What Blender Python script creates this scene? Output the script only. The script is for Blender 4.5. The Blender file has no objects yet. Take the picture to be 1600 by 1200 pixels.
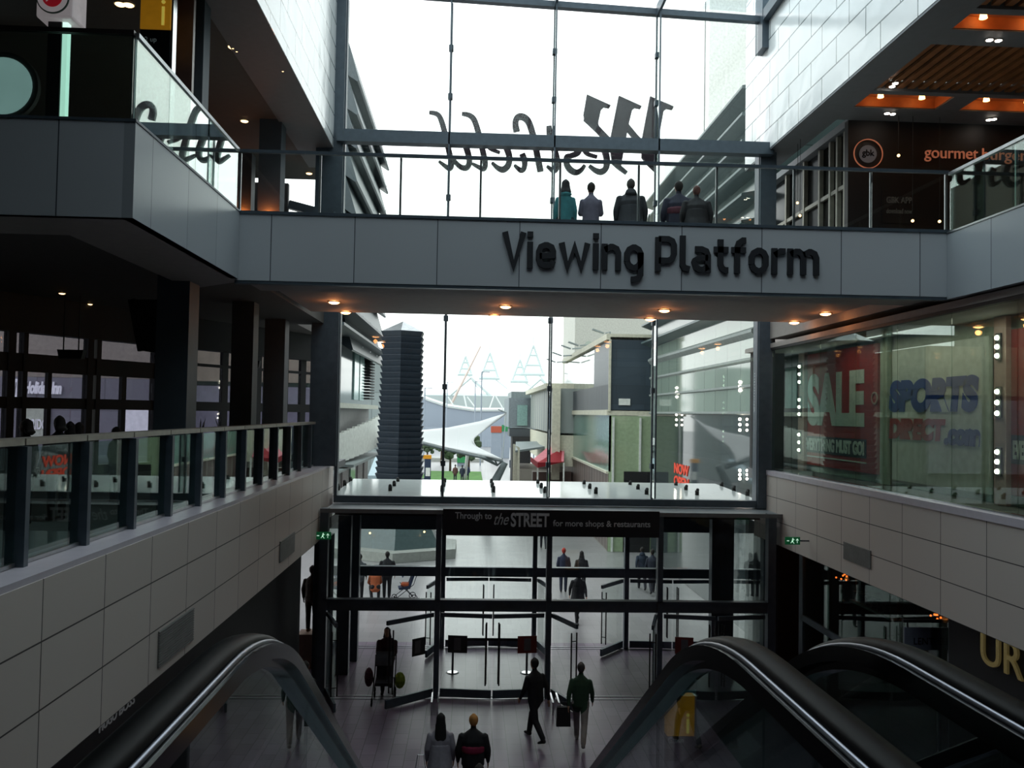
import bpy, bmesh, math, random
from mathutils import Vector, Matrix
random.seed(7)
C = bpy.context.scene.collection
SC = bpy.context.scene
PI = math.pi
# ------------------------------------------------------------------ camera
EYE = Vector((0.0, 0.0, 7.0))            # ground is z = 0, the landing at the escalator head is z = 5.55
F = 1400.0
yc = Vector((-65/F, -45/F, -1)).normalized()
u0 = Vector((0.019, 1, 0))
uc = (u0 - yc*u0.dot(yc)).normalized()
xc = yc.cross(uc)
W2C = Matrix((xc, yc, uc)).transposed()  # world -> camera
C2W = W2C.transposed()
cam = bpy.data.cameras.new('camera'); cam_o = bpy.data.objects.new('camera', cam); C.objects.link(cam_o)
cam.sensor_width = 36; cam.lens = 36*F/1600; cam.clip_end = 3000; cam.clip_start = .05
cam_o.matrix_world = Matrix.Translation(EYE) @ C2W.to_4x4()
SC.camera = cam_o
# ------------------------------------------------------------------ view, sky, light
SC.view_settings.view_transform = 'Standard'; SC.view_settings.look = 'None'
SC.view_settings.exposure = 0.0; SC.view_settings.gamma = 1; SC.view_settings.use_curve_mapping = False
SC.cycles.use_denoising = True
SC.cycles.max_bounces = 7; SC.cycles.diffuse_bounces = 3; SC.cycles.glossy_bounces = 4
SC.cycles.transmission_bounces = 4; SC.cycles.transparent_max_bounces = 24
SC.cycles.caustics_reflective = False; SC.cycles.caustics_refractive = False
SC.cycles.sample_clamp_indirect = 4
SKY = 2.3
w = bpy.data.worlds.new('overcast_sky'); SC.world = w; w.use_nodes = True
nt = w.node_tree; nt.nodes.clear()
tc = nt.nodes.new('ShaderNodeTexCoord'); sx = nt.nodes.new('ShaderNodeSeparateXYZ')
nt.links.new(tc.outputs['Generated'], sx.inputs[0])
cr = nt.nodes.new('ShaderNodeValToRGB')
cr.color_ramp.elements[0].position = .42; cr.color_ramp.elements[0].color = (.12, .12, .12, 1)
cr.color_ramp.elements[1].position = .5; cr.color_ramp.elements[1].color = (.98, 1.0, .99, 1)
e = cr.color_ramp.elements.new(1.0); e.color = (.90, .96, 1.0, 1)
mr = nt.nodes.new('ShaderNodeMapRange'); mr.inputs[1].default_value = -1; mr.inputs[2].default_value = 1
nt.links.new(sx.outputs['Z'], mr.inputs[0]); nt.links.new(mr.outputs[0], cr.inputs[0])
mx = nt.nodes.new('ShaderNodeMapRange'); mx.inputs[1].default_value = -1; mx.inputs[2].default_value = 1
mx.inputs[3].default_value = SKY*1.5; mx.inputs[4].default_value = SKY*.62
nt.links.new(sx.outputs['X'], mx.inputs[0])
bg = nt.nodes.new('ShaderNodeBackground'); wo = nt.nodes.new('ShaderNodeOutputWorld')
nt.links.new(cr.outputs[0], bg.inputs[0]); nt.links.new(mx.outputs[0], bg.inputs[1]); nt.links.new(bg.outputs[0], wo.inputs[0])

# ------------------------------------------------------------------ pixel -> world helpers
def ray(px, py):
    return (C2W @ Vector(((px-800)/F, -(py-600)/F, -1))).normalized()
def PY(px, py, Y): d = ray(px, py); return EYE + d*((Y-EYE.y)/d.y)
def PX(px, py, X): d = ray(px, py); return EYE + d*((X-EYE.x)/d.x)
def PZ(px, py, Z): d = ray(px, py); return EYE + d*((Z-EYE.z)/d.z)
def PN(px, py, p, n): d = ray(px, py); return EYE + d*((Vector(p)-EYE).dot(n)/d.dot(n))

# ------------------------------------------------------------------ materials
def lin(h):
    if not isinstance(h, str): return tuple(h)
    v = [int(h[i:i+2], 16)/255 for i in (0, 2, 4)]
    return tuple(((c+.055)/1.055)**2.4 if c > .04 else c/12.92 for c in v)
def base(name):
    m = bpy.data.materials.new(name); m.use_nodes = True; n = m.node_tree
    return m, n, n.nodes['Principled BSDF']
def mat(name, col, rough=.5, metal=0, var=.12, scale=6, bump=0, emis=None, estr=0):
    m, n, b = base(name); c = lin(col)
    no = n.nodes.new('ShaderNodeTexNoise'); no.inputs['Scale'].default_value = scale; no.inputs['Detail'].default_value = 3
    t = n.nodes.new('ShaderNodeTexCoord'); n.links.new(t.outputs['Object'], no.inputs['Vector'])
    r = n.nodes.new('ShaderNodeValToRGB')
    r.color_ramp.elements[0].position = .3; r.color_ramp.elements[0].color = (*[x*(1-var) for x in c], 1)
    r.color_ramp.elements[1].position = .7; r.color_ramp.elements[1].color = (*[min(1, x*(1+var)) for x in c], 1)
    n.links.new(no.outputs[0], r.inputs[0]); n.links.new(r.outputs[0], b.inputs['Base Color'])
    b.inputs['Roughness'].default_value = rough; b.inputs['Metallic'].default_value = metal
    if bump:
        bp = n.nodes.new('ShaderNodeBump'); bp.inputs['Strength'].default_value = bump
        n.links.new(no.outputs[0], bp.inputs['Height']); n.links.new(bp.outputs[0], b.inputs['Normal'])
    if emis:
        b.inputs['Emission Color'].default_value = (*lin(emis), 1); b.inputs['Emission Strength'].default_value = estr
    return m
def grid_mat(name, col, axes, bw, rh, joint=.012, off=.5, jcol=None, rough=.4, u0=0, v0=0, var=.04, wavy=0, metal=0):
    """panels / tiles: joints drawn by a brick texture in world metres"""
    m, n, b = base(name); c = lin(col)
    g = n.nodes.new('ShaderNodeNewGeometry'); s = n.nodes.new('ShaderNodeSeparateXYZ'); n.links.new(g.outputs['Position'], s.inputs[0])
    cb = n.nodes.new('ShaderNodeCombineXYZ')
    for k, (a, o) in enumerate(zip(axes, (u0, v0))):
        ad = n.nodes.new('ShaderNodeMath'); ad.operation = 'ADD'; ad.inputs[1].default_value = -o+50*(bw if k == 0 else rh)
        n.links.new(s.outputs[a], ad.inputs[0]); n.links.new(ad.outputs[0], cb.inputs[k])
    br = n.nodes.new('ShaderNodeTexBrick'); br.offset = off; br.inputs['Scale'].default_value = 1
    br.inputs['Brick Width'].default_value = bw; br.inputs['Row Height'].default_value = rh
    br.inputs['Mortar Size'].default_value = joint/2; br.inputs['Mortar Smooth'].default_value = 0
    br.inputs['Color1'].default_value = (*[x*(1-var) for x in c], 1); br.inputs['Color2'].default_value = (*[x*(1+var) for x in c], 1)
    j = lin(jcol) if jcol else [x*.25 for x in c]
    br.inputs['Mortar'].default_value = (*j, 1)
    n.links.new(cb.outputs[0], br.inputs['Vector']); n.links.new(br.outputs['Color'], b.inputs['Base Color'])
    b.inputs['Roughness'].default_value = rough; b.inputs['Metallic'].default_value = metal
    if wavy:
        no = n.nodes.new('ShaderNodeTexNoise'); no.inputs['Scale'].default_value = .8
        n.links.new(g.outputs['Position'], no.inputs['Vector'])
        bp = n.nodes.new('ShaderNodeBump'); bp.inputs['Strength'].default_value = wavy; bp.inputs['Distance'].default_value = .3
        n.links.new(no.outputs[0], bp.inputs['Height']); n.links.new(bp.outputs[0], b.inputs['Normal'])
    return m
def glass_mat(name, tint, r0=.06, rmax=1.0, rough=0.0, pw_=4.2):
    """clear sheet: tinted see-through plus mirror reflection that grows at grazing angles"""
    m = bpy.data.materials.new(name); m.use_nodes = True; n = m.node_tree; n.nodes.clear()
    tr = n.nodes.new('ShaderNodeBsdfTransparent'); tr.inputs[0].default_value = (*tint, 1)
    gl = n.nodes.new('ShaderNodeBsdfGlossy'); gl.inputs['Roughness'].default_value = rough; gl.inputs[0].default_value = (.95, 1, .98, 1)
    lw = n.nodes.new('ShaderNodeLayerWeight'); lw.inputs[0].default_value = .5
    pw = n.nodes.new('ShaderNodeMath'); pw.operation = 'POWER'; pw.inputs[1].default_value = pw_; n.links.new(lw.outputs['Facing'], pw.inputs[0])
    ma = n.nodes.new('ShaderNodeMath'); ma.operation = 'MULTIPLY_ADD'; ma.inputs[1].default_value = rmax-r0; ma.inputs[2].default_value = r0
    n.links.new(pw.outputs[0], ma.inputs[0])
    mi = n.nodes.new('ShaderNodeMixShader'); o = n.nodes.new('ShaderNodeOutputMaterial')
    n.links.new(ma.outputs[0], mi.inputs[0]); n.links.new(tr.outputs[0], mi.inputs[1]); n.links.new(gl.outputs[0], mi.inputs[2])
    n.links.new(mi.outputs[0], o.inputs[0])
    return m
def emit(name, col, s):
    m, n, b = base(name); b.inputs['Base Color'].default_value = (*lin(col), 1)
    no = n.nodes.new('ShaderNodeTexNoise'); no.inputs['Scale'].default_value = 3
    mm = n.nodes.new('ShaderNodeMapRange'); mm.inputs[3].default_value = s*.9; mm.inputs[4].default_value = s*1.1
    n.links.new(no.outputs[0], mm.inputs[0]); n.links.new(mm.outputs[0], b.inputs['Emission Strength'])
    b.inputs['Emission Color'].default_value = (*lin(col), 1)
    return m
M = {}
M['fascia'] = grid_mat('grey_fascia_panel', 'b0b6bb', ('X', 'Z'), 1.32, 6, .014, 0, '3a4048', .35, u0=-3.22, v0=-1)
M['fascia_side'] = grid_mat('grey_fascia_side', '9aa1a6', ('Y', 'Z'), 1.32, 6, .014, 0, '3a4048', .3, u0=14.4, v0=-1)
M['parapet'] = grid_mat('warm_grey_parapet_panel', 'bcb5ae', ('Y', 'Z'), 1.33, .59, .016, 0, '2c2a28', .5, u0=0, v0=3.78)
M['clad'] = grid_mat('gloss_white_cladding', 'eef2f2', ('Y', 'Z'), 1.45, .6, .034, .45, '6c7678', .16, v0=14.1, wavy=.1)
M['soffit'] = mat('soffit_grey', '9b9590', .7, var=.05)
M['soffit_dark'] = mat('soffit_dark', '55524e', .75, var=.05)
M['white_paint'] = mat('pale_coping', 'b9b4bd', .35, var=.05)
M['steel'] = mat('dark_blue_grey_steel', '4a5660', .4, .2)
M['black'] = mat('matt_black', '0b0d10', .6); M['bead'] = mat('highlight_bead_metal', '8b8d98', .34, .8)
M['gloss_black'] = mat('gloss_black', '0b0d10', .15)
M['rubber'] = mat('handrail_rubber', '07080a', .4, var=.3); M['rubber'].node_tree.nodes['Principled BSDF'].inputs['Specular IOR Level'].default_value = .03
M['alu'] = mat('brushed_aluminium', 'a9adb0', .3, .9)
M['chrome'] = mat('chrome', 'd8dadc', .12, 1)
M['rail_beige'] = mat('beige_metal_rail', '9a948a', .35, .4)
M['dark_wall'] = mat('dark_wall', '2a2a2c', .7)
M['mid_wall'] = mat('mid_grey_wall', '6a6a6c', .7)
M['lip'] = mat('ceiling_edge_grey', '6f7478', .55, var=.05)
M['glass'] = glass_mat('clear_glass', (.96, .98, .97), .03)
M['bal_glass'] = glass_mat('balustrade_glass', (.72, .84, .80), .05)
M['mirror_side'] = glass_mat('sky_mirroring_glass', (.6, .7, .68), .12, pw_=2.2)
M['esc_glass'] = glass_mat('escalator_glass', (.66, .74, .73), .04)
M['tint'] = glass_mat('green_shop_glass', (.62, .74, .68), .06)
M['dim_glass'] = glass_mat('dim_window_glass', (.6, .6, .66), .03)
M['floor'] = grid_mat('stone_floor_tiles', '76687a', ('Y', 'X'), .6, .3, .012, .5, '29282b', .3, var=.16)
M['lit'] = emit('warm_lamp', 'ffb070', 14); M['trough_lamp'] = emit('trough_lamp', 'ffc070', 7)
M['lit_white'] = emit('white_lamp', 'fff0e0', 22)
M['skin'] = mat('skin', 'b98b72', .6)

# ------------------------------------------------------------------ mesh builder
class MB:
    def __init__(s): s.v = []; s.f = []; s.m = []
    def add(s, vs, fs, mi=0):
        o = len(s.v); s.v += [tuple(v) for v in vs]; s.f += [tuple(i+o for i in f) for f in fs]; s.m += [mi]*len(fs); return s
    def box(s, a, b, mi=0):
        x0, x1 = sorted((a[0], b[0])); y0, y1 = sorted((a[1], b[1])); z0, z1 = sorted((a[2], b[2]))
        return s.add([(x0,y0,z0),(x1,y0,z0),(x1,y1,z0),(x0,y1,z0),(x0,y0,z1),(x1,y0,z1),(x1,y1,z1),(x0,y1,z1)],
                     [(0,3,2,1),(4,5,6,7),(0,1,5,4),(1,2,6,5),(2,3,7,6),(3,0,4,7)], mi)
    def bar(s, p, q, w, h=None, up=(0,0,1), mi=0):
        """rectangular bar from p to q, w wide (across), h high (towards up)"""
        p, q = Vector(p), Vector(q); h = h or w; d = (q-p).normalized(); up = Vector(up)
        if abs(d.dot(up)) > .99: up = Vector((0,1,0))
        sdv = d.cross(up).normalized(); u = sdv.cross(d).normalized()
        vs = [c + sdv*(a*w/2) + u*(b*h/2) for c in (p, q) for a, b in ((-1,-1),(1,-1),(1,1),(-1,1))]
        return s.add(vs, [(0,3,2,1),(4,5,6,7),(0,1,5,4),(1,2,6,5),(2,3,7,6),(3,0,4,7)], mi)
    def prism(s, pts, off, mi=0):
        """polygon pts swept by vector off"""
        n = len(pts); off = Vector(off); P = [Vector(p) for p in pts]
        return s.add(P + [p+off for p in P], [tuple(range(n))[::-1], tuple(range(n, 2*n))] + [(i, (i+1) % n, (i+1) % n+n, i+n) for i in range(n)], mi)
    def quad(s, a, b, c, d, th=.02, mi=0):
        a, b, c, d = map(Vector, (a, b, c, d)); n = (b-a).cross(d-a).normalized()
        return s.prism([a, b, c, d], n*th, mi)
    def tube(s, pts, r, n=8, mi=0, prof=None, upv=(0,0,1)):
        """tube along pts; r a number or list; prof = [(side, up)] cross-section instead of a circle"""
        pts = [Vector(p) for p in pts]; rs = r if isinstance(r, (list, tuple)) else [r]*len(pts)
        pr = prof or [(math.cos(2*PI*k/n), math.sin(2*PI*k/n)) for k in range(n)]; n = len(pr); vs = []
        for i, p in enumerate(pts):
            d = (pts[min(i+1, len(pts)-1)] - pts[max(i-1, 0)]).normalized(); up = Vector(upv)
            if abs(d.dot(up)) > .97: up = Vector((0,1,0)) if abs(d.y) < .9 else Vector((1,0,0))
            sd = d.cross(up).normalized(); u = sd.cross(d)
            vs += [p + sd*(a*rs[i]) + u*(b*rs[i]) for a, b in pr]
        fs = [(i*n+k, i*n+(k+1) % n, (i+1)*n+(k+1) % n, (i+1)*n+k) for i in range(len(pts)-1) for k in range(n)]
        fs += [tuple(range(n))[::-1], tuple(range((len(pts)-1)*n, len(pts)*n))]
        return s.add(vs, fs, mi)
    def disc(s, c, r, nrm=(0,0,1), th=.02, n=24, mi=0):
        c = Vector(c); nrm = Vector(nrm).normalized(); return s.tube([c, c+nrm*th], r, n, mi)
    def ball(s, c, r, n=10, mi=0, sc=(1,1,1)):
        c = Vector(c); vs = [c+Vector((0,0,-r*sc[2]))]; k = n//2
        for i in range(1, k):
            a = -PI/2+PI*i/k
            vs += [c+Vector((r*math.cos(a)*math.cos(2*PI*j/n)*sc[0], r*math.cos(a)*math.sin(2*PI*j/n)*sc[1], r*math.sin(a)*sc[2])) for j in range(n)]
        vs.append(c+Vector((0,0,r*sc[2])))
        fs = [(0, 1+(j+1) % n, 1+j) for j in range(n)]
        fs += [(1+i*n+j, 1+i*n+(j+1) % n, 1+(i+1)*n+(j+1) % n, 1+(i+1)*n+j) for i in range(k-2) for j in range(n)]
        o = 1+(k-2)*n; fs += [(o+j, o+(j+1) % n, len(vs)-1) for j in range(n)]
        return s.add(vs, fs, mi)
    def build(s, name, m, parent=None, smooth=False, bevel=0, org=None):
        me = bpy.data.meshes.new(name); o = bpy.data.objects.new(name, me)
        vs = s.v
        if parent is None:
            if org is None:
                xs = [v[0] for v in vs]; ys = [v[1] for v in vs]; zs = [v[2] for v in vs]
                org = ((min(xs)+max(xs))/2, (min(ys)+max(ys))/2, min(zs))
        else: org = ABS.get(parent.name, (0,0,0))
        org = Vector(org)
        me.from_pydata([tuple(Vector(v)-org) for v in vs], [], s.f)
        ms = m if isinstance(m, (list, tuple)) else [m]
        for x in ms: me.materials.append(x)
        for p, mi in zip(me.polygons, s.m): p.material_index = mi; p.use_smooth = smooth
        me.validate(); me.update()
        bm = bmesh.new(); bm.from_mesh(me); bmesh.ops.recalc_face_normals(bm, faces=bm.faces); bm.to_mesh(me); bm.free()
        C.objects.link(o)
        if parent is not None: o.parent = parent; ABS[o.name] = org
        else: o.location = org; ABS[o.name] = org
        if bevel:
            b = o.modifiers.new('bevel', 'BEVEL'); b.width = bevel; b.segments = 2; b.limit_method = 'ANGLE'
        return o
ABS = {}
def tag(o, label, cat, group=None, kind=None):
    o['label'] = label
    if cat: o['category'] = cat
    if group: o['group'] = group
    if kind: o['kind'] = kind
    return o
def thing(name, loc, label, cat, group=None):
    o = bpy.data.objects.new(name, None); C.objects.link(o); o.location = loc; o.empty_display_size = .2
    ABS[o.name] = Vector(loc); return tag(o, label, cat, group)
def struct(name, mb, m, label=None, parent=None, **k):
    o = mb.build(name, m, parent, **k)
    if parent is None: o['kind'] = 'structure'; o['category'] = name.split('_')[0]
    if label: o['label'] = label
    return o
def copy_tree(o, loc, label=None, group=None, rotz=None):
    c = o.copy(); C.objects.link(c); c.location = loc; ABS[c.name] = Vector(loc)
    if label: c['label'] = label
    if group: c['group'] = group
    if rotz is not None: c.rotation_euler = (0,0,rotz)
    for ch in list(o.children):
        d = ch.copy(); C.objects.link(d); d.parent = c
        for g in ch.children: e = g.copy(); C.objects.link(e); e.parent = d
    return c
def text_mesh(body, o, right, up, width, height, depth, m, name='lettering', parent=None, bold=0, shear=0):
    """lettering fitted into width x height (metres) with its lower-left corner at o, standing depth proud"""
    cu = bpy.data.curves.new('t', 'FONT'); cu.body = body; cu.extrude = .01; cu.offset = bold; cu.shear = shear
    ob = bpy.data.objects.new('t', cu); C.objects.link(ob)
    dg = bpy.context.evaluated_depsgraph_get(); me = bpy.data.meshes.new_from_object(ob.evaluated_get(dg))
    bpy.data.objects.remove(ob); bpy.data.curves.remove(cu)
    xs = [v.co.x for v in me.vertices]; ys = [v.co.y for v in me.vertices]
    x0, x1, y0, y1 = min(xs), max(xs), min(ys), max(ys); right = Vector(right).normalized(); up = Vector(up).normalized(); nr = right.cross(up)
    mb = MB()
    vs = [Vector(o) + right*((v.co.x-x0)/(x1-x0)*width) + up*((v.co.y-y0)/(y1-y0)*height) + nr*((v.co.z+.01)/.02*depth) for v in me.vertices]
    mb.add(vs, [tuple(p.vertices) for p in me.polygons]); bpy.data.meshes.remove(me)
    return mb.build(name, m, parent)
def point(name, loc, col, power, r=.05, parent=None):
    l = bpy.data.lights.new(name, 'POINT'); l.color = lin(col); l.energy = power; l.shadow_soft_size = r
    o = bpy.data.objects.new(name, l); C.objects.link(o); o.location = loc
    if parent is not None: o.parent = parent; o.location = Vector(loc)-ABS[parent.name]
    return o
def area(name, loc, rot, sx, sy, col, power):
    l = bpy.data.lights.new(name, 'AREA'); l.shape = 'RECTANGLE'; l.size = sx; l.size_y = sy; l.color = lin(col); l.energy = power
    o = bpy.data.objects.new(name, l); C.objects.link(o); o.location = loc; o.rotation_euler = rot; return o
XL, XU, XR = -3.66, -3.78, 7.85
YB, YG, YV, YV2 = 14.4, 23.6, 22.3, 27.0      # platform front, upper glass wall, inner and outer door rows
Z1, Z2 = 5.55, 9.95
# =================================================================== SETTING
struct('floor', MB().box((-16,-6,-.3), (20,YV2+.6,0)), M['floor'], 'grey stone tiled floor of the lower mall')
M['pave'] = grid_mat('pale_paving', '8c8b8c', ('X','Y'), .6, .6, .01, .5, '6a6a6a', .3, var=.08)
struct('floor_outside', MB().box((-90,YV2+.6,-.3), (110,420,-.01)), M['pave'], 'pale paving of the open street outside the doors')
# ground level enclosing walls
M['shopwall'] = mat('shopfront_black', '17191c', .25)
struct('wall_lower_left', MB().box((-4.5,-6,0), (-4.2,23.0,3.78)), M['black'], 'black lower shopfront wall under the left parapet')
struct('wall_far_left', MB().box((-16.2,-6,0), (-16,24,5.2)), M['dark_wall'])
# left and right parapets and decks
def parapet(name, x0, x1, lab):
    return struct(name, MB().box((x0,-6,3.78), (x1,24.4,5.5)), M['parapet'], lab)
parapet('wall_left', -3.96, XL, 'long warm grey panelled parapet wall along the left walkway')
parapet('wall_right', XR, XR+.3, 'long warm grey panelled parapet wall along the right walkway')
struct('trim_left', MB().box((-4.25,-6,5.5), (XL-.01,24.4,5.56)), M['white_paint'], 'pale coping on top of the left parapet')
struct('trim_right', MB().box((XR-.02,-6,5.5), (XR+.35,24.4,5.62)), M['white_paint'], 'pale coping on top of the right parapet')
struct('floor_left', MB().box((-26,-6,5.25), (-3.97,24.0,5.5)), M['mid_wall'], 'walkway floor behind the left glass balustrade')
struct('floor_right', MB().box((XR+.31,-6,5.25), (20,26.0,5.55)), M['mid_wall'], 'shop floor behind the right glass')
struct('ceiling_lower_left', MB().box((-16,-6,3.7), (-3.97,22,3.76)), M['dark_wall'])
struct('ceiling_lower_right', MB().box((XR+.31,-6,3.7), (20,24,3.76)), M['dark_wall'])
struct('floor_landing', MB().box((XL,-6,5.2), (XR,2.1,5.55)), M['mid_wall'], 'escalator landing floor')
# vent grilles flush in the parapets
def vent(pts, lab):
    mb = MB(); ys = [p.y for p in pts]; zs = [p.z for p in pts]; x = pts[0].x; s = 1 if x < 0 else -1
    y0, y1, z0, z1 = min(ys), max(ys), min(zs), max(zs)
    t = thing('vent_grille', (x,(y0+y1)/2,z0), lab, 'vent', 'vent grilles in the parapets')
    MB().box((x,y0,z0),(x+s*.012,y1,z1)).build('back_plate', M['vent'], t)
    n = 14
    for k in range(n):
        z = z0+(k+.5)*(z1-z0)/n; mb.box((x+s*.012,y0,z-.008),(x+s*.022,y1,z+.008))
    mb.build('slats', M['vent'], t)
M['vent'] = mat('vent_grey', '6f706f', .5)
vent([PX(247,990,XL+.001), PX(300,950,XL+.001), PX(300,1000,XL+.001)], 'large grey vent grille set in the left parapet above the escalator')
vent([PX(437,846,XL+.001), PX(459,838,XL+.001), PX(459,862,XL+.001)], 'small grey vent grille in the left parapet near the green exit sign')
vent([PX(1319,846,XR-.001), PX(1361,884,XR-.001), PX(1319,873,XR-.001)], 'grey vent grille set in the right parapet')
# ------------------------------------------------------------------- the bridge (viewing platform)
def slab(name, pts, z0, z1, m, lab=None):      # polygon slab
    return struct(name, MB().prism([(x,y,z0) for x, y in pts], (0,0,z1-z0)), m, lab)
slab('floor_platform', [(XU+.1,YB+.13),(XR-.1,YB+.13),(XR-.1,20.6),(XU+.1,20.6)], 9.25, Z2, M['soffit'], 'floor slab and underside of the viewing platform')
slab('ceiling_platform_lip', [(XU+.1,YB+.1),(XR-.1,YB+.1),(XR-.1,15.7),(XU+.1,15.7)], 9.06, 9.24, M['soffit'], 'projecting soffit band under the viewing platform')
struct('wall_platform_front', MB().box((XU,YB-.06,9.04),(XR,YB+.06,10.12)), M['fascia'], 'grey glass fascia of the viewing platform bridge')
struct('trim_platform', MB().box((XU,YB-.08,10.1),(XR,YB+.08,10.15)).box((XU,YB-.05,8.99),(XR,YB+.09,9.04)), M['steel'], 'dark edge strips of the platform fascia')
# left upper gallery
struct('wall_gallery_left_front', MB().box((-30,9.89,9.06),(XU-.06,10.0,10.12)), M['fascia'], 'grey front fascia of the left upper gallery')
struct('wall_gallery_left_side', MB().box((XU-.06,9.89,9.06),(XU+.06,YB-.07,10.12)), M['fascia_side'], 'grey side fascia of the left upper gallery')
struct('trim_gallery_left', MB().box((-30,9.88,10.12),(XU+.07,10.02,10.15)).box((XU-.07,10.02,10.12),(XU+.07,YB-.08,10.15)), M['steel'])
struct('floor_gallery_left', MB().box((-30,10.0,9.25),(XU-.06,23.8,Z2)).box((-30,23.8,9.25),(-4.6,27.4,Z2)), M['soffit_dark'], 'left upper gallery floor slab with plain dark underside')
struct('ceiling_gallery_left_lip', MB().prism([(-30,9.9,9.06),(XU+.05,9.9,9.06),(XU+.05,YB+.2,9.06),(XU-1.1,YB+1.3,9.06),(XU-1.1,11.0,9.06),(-30,11.0,9.06)], (0,0,.18)), M['soffit'], 'lighter soffit band under the left upper gallery edge')
# right upper gallery
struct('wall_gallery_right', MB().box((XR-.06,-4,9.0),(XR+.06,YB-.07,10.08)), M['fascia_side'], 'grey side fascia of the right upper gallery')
struct('trim_gallery_right', MB().box((XR-.07,-4,10.08),(XR+.07,YB-.08,10.11)), M['alu'])
struct('floor_gallery_right', MB().box((XR+.06,-4,9.1),(22,23.5,Z2)).box((9.0,23.5,9.1),(22,27.9,Z2)), M['soffit'], 'right upper gallery floor slab')
# ------------------------------------------------------------------- upper walls: glossy cladding bands and ceilings
struct('wall_cladding_left', MB().box((XU-.45,14.3,13.85),(XU+.08,25.3,19)), M['clad'], 'glossy pale cladding band high on the left side')
struct('wall_cladding_right', MB().box((XR-.07,13.0,14.15),(XR+.45,25.3,19)), M['clad'], 'glossy white cladding band high on the right side')
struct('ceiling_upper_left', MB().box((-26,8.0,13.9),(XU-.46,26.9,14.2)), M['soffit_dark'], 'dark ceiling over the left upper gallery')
struct('ceiling_edge_left', MB().box((XU-.9,8,13.84),(XU+.07,25.3,13.899)), M['lip'])
struct('ceiling_edge_right', MB().box((XR-.06,4,14.1),(XR+.7,25.3,14.149)).box((XR-.06,4,14.149),(XR-.02,13,14.5)), M['lip'], 'grey edge band of the right timber ceiling')
struct('wall_upper_right_side', MB().box((XR+.46,3,14.36),(XR+.7,13,19)), M['mid_wall'])
# unseen solid roof and back wall added to block daylight, glass roof over the far half of the void
struct('ceiling_roof', MB().box((-26,-6.2,18.6),(22,3.4,18.9)), M['dark_wall'], 'unseen solid roof added to keep the near part of the void dark')
struct('wall_back', MB().box((-26,-6.3,0),(22,-6,18.6)), M['dark_wall'])
struct('wall_west', MB().box((-26.2,-6,5.2),(-26,16,18.6)), M['dark_wall'])
struct('wall_east', MB().box((20,-6,0),(20.2,26,18.6)), M['dark_wall'])
struct('ceiling_roof_left', MB().box((-26,3.4,18.6),(XU-.4,25.2,18.8)), M['dark_wall'])
struct('ceiling_roof_right', MB().box((XR+.4,3.4,18.6),(22,25.2,18.8)), M['dark_wall'])
# wood slatted ceiling right, cross bands with warm lit troughs
M['wood'] = mat('warm_timber_slat', '8a5a34', .5, var=.25, scale=3)
M['trough'] = mat('trough_lining', 'b06a3c', .6)
def bands():   # cross bands and slatted bays
    rows = [(18.78,20.7), (14.84,16.35), (10.9,12.4)]
    gap = [(16.35,18.78), (12.4,14.84), (7.5,10.9)]
    for k, (y0, y1) in enumerate(gap):
        mb = MB(); n = 48
        for i in range(n):
            x = XR+.75+i*.24; mb.box((x,y0,14.18),(x+.14,y1,14.24))
        struct('ceiling_slats', mb, M['wood'], 'warm timber slatted ceiling bay' )
        struct('ceiling_void', MB().box((XR+.72,y0,14.36),(20,y1,14.44)), M['black'])
    for k, (y0, y1) in enumerate(rows):
        xs = [8.62+i*2.44 for i in range(5)]
        a, b = y0+.24, y0+(1.02 if k == 0 else .82); lb = 'plain grey cross band of the right ceiling'
        struct('ceiling_band', MB().box((XR+.7,y0,14.12),(20,a-.025,14.34)), M['lip'], lb); struct('ceiling_band', MB().box((XR+.7,b+.025,14.12),(20,y1,14.34)), M['lip'], lb)
        px = XR+.7
        for x in xs: struct('ceiling_band', MB().box((px,a-.02,14.12),(x-.025,b+.02,14.34)), M['lip'], lb); px = x+1.875
        struct('ceiling_band', MB().box((px,a-.02,14.12),(20,b+.02,14.34)), M['lip'], lb)
        for x in xs:
            if x > 14 : continue
            t = thing('trough_light', (x+.95,(a+b)/2,14.14), ['amber ceiling trough light over the burger restaurant front', 'amber ceiling trough light in the middle cross band', 'amber ceiling trough light in the nearest cross band'][k], 'ceiling light', ['trough lights in the far ceiling band','trough lights in the middle ceiling band','trough lights in the near ceiling band'][k])
            MB().box((x,a,14.36),(x+1.85,b,14.4)).box((x-.02,a,14.14),(x,b,14.36)).box((x+1.85,a,14.14),(x+1.87,b,14.36)).box((x,b,14.14),(x+1.85,b+.02,14.36)).box((x,a-.02,14.14),(x+1.85,a,14.36)).build('trough_box', M['trough'], t)
            for q in (.45, 1.4):
                MB().tube([(x+q,(a+b)/2+.1,14.35),(x+q,(a+b)/2+.1,14.24)], [.05,.07], 10).build('lamp', M['trough_lamp'], t)
                point('trough_glow', (x+q,(a+b)/2-.05,14.2), 'ffa868', 1.2, .05, t)
bands()
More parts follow.
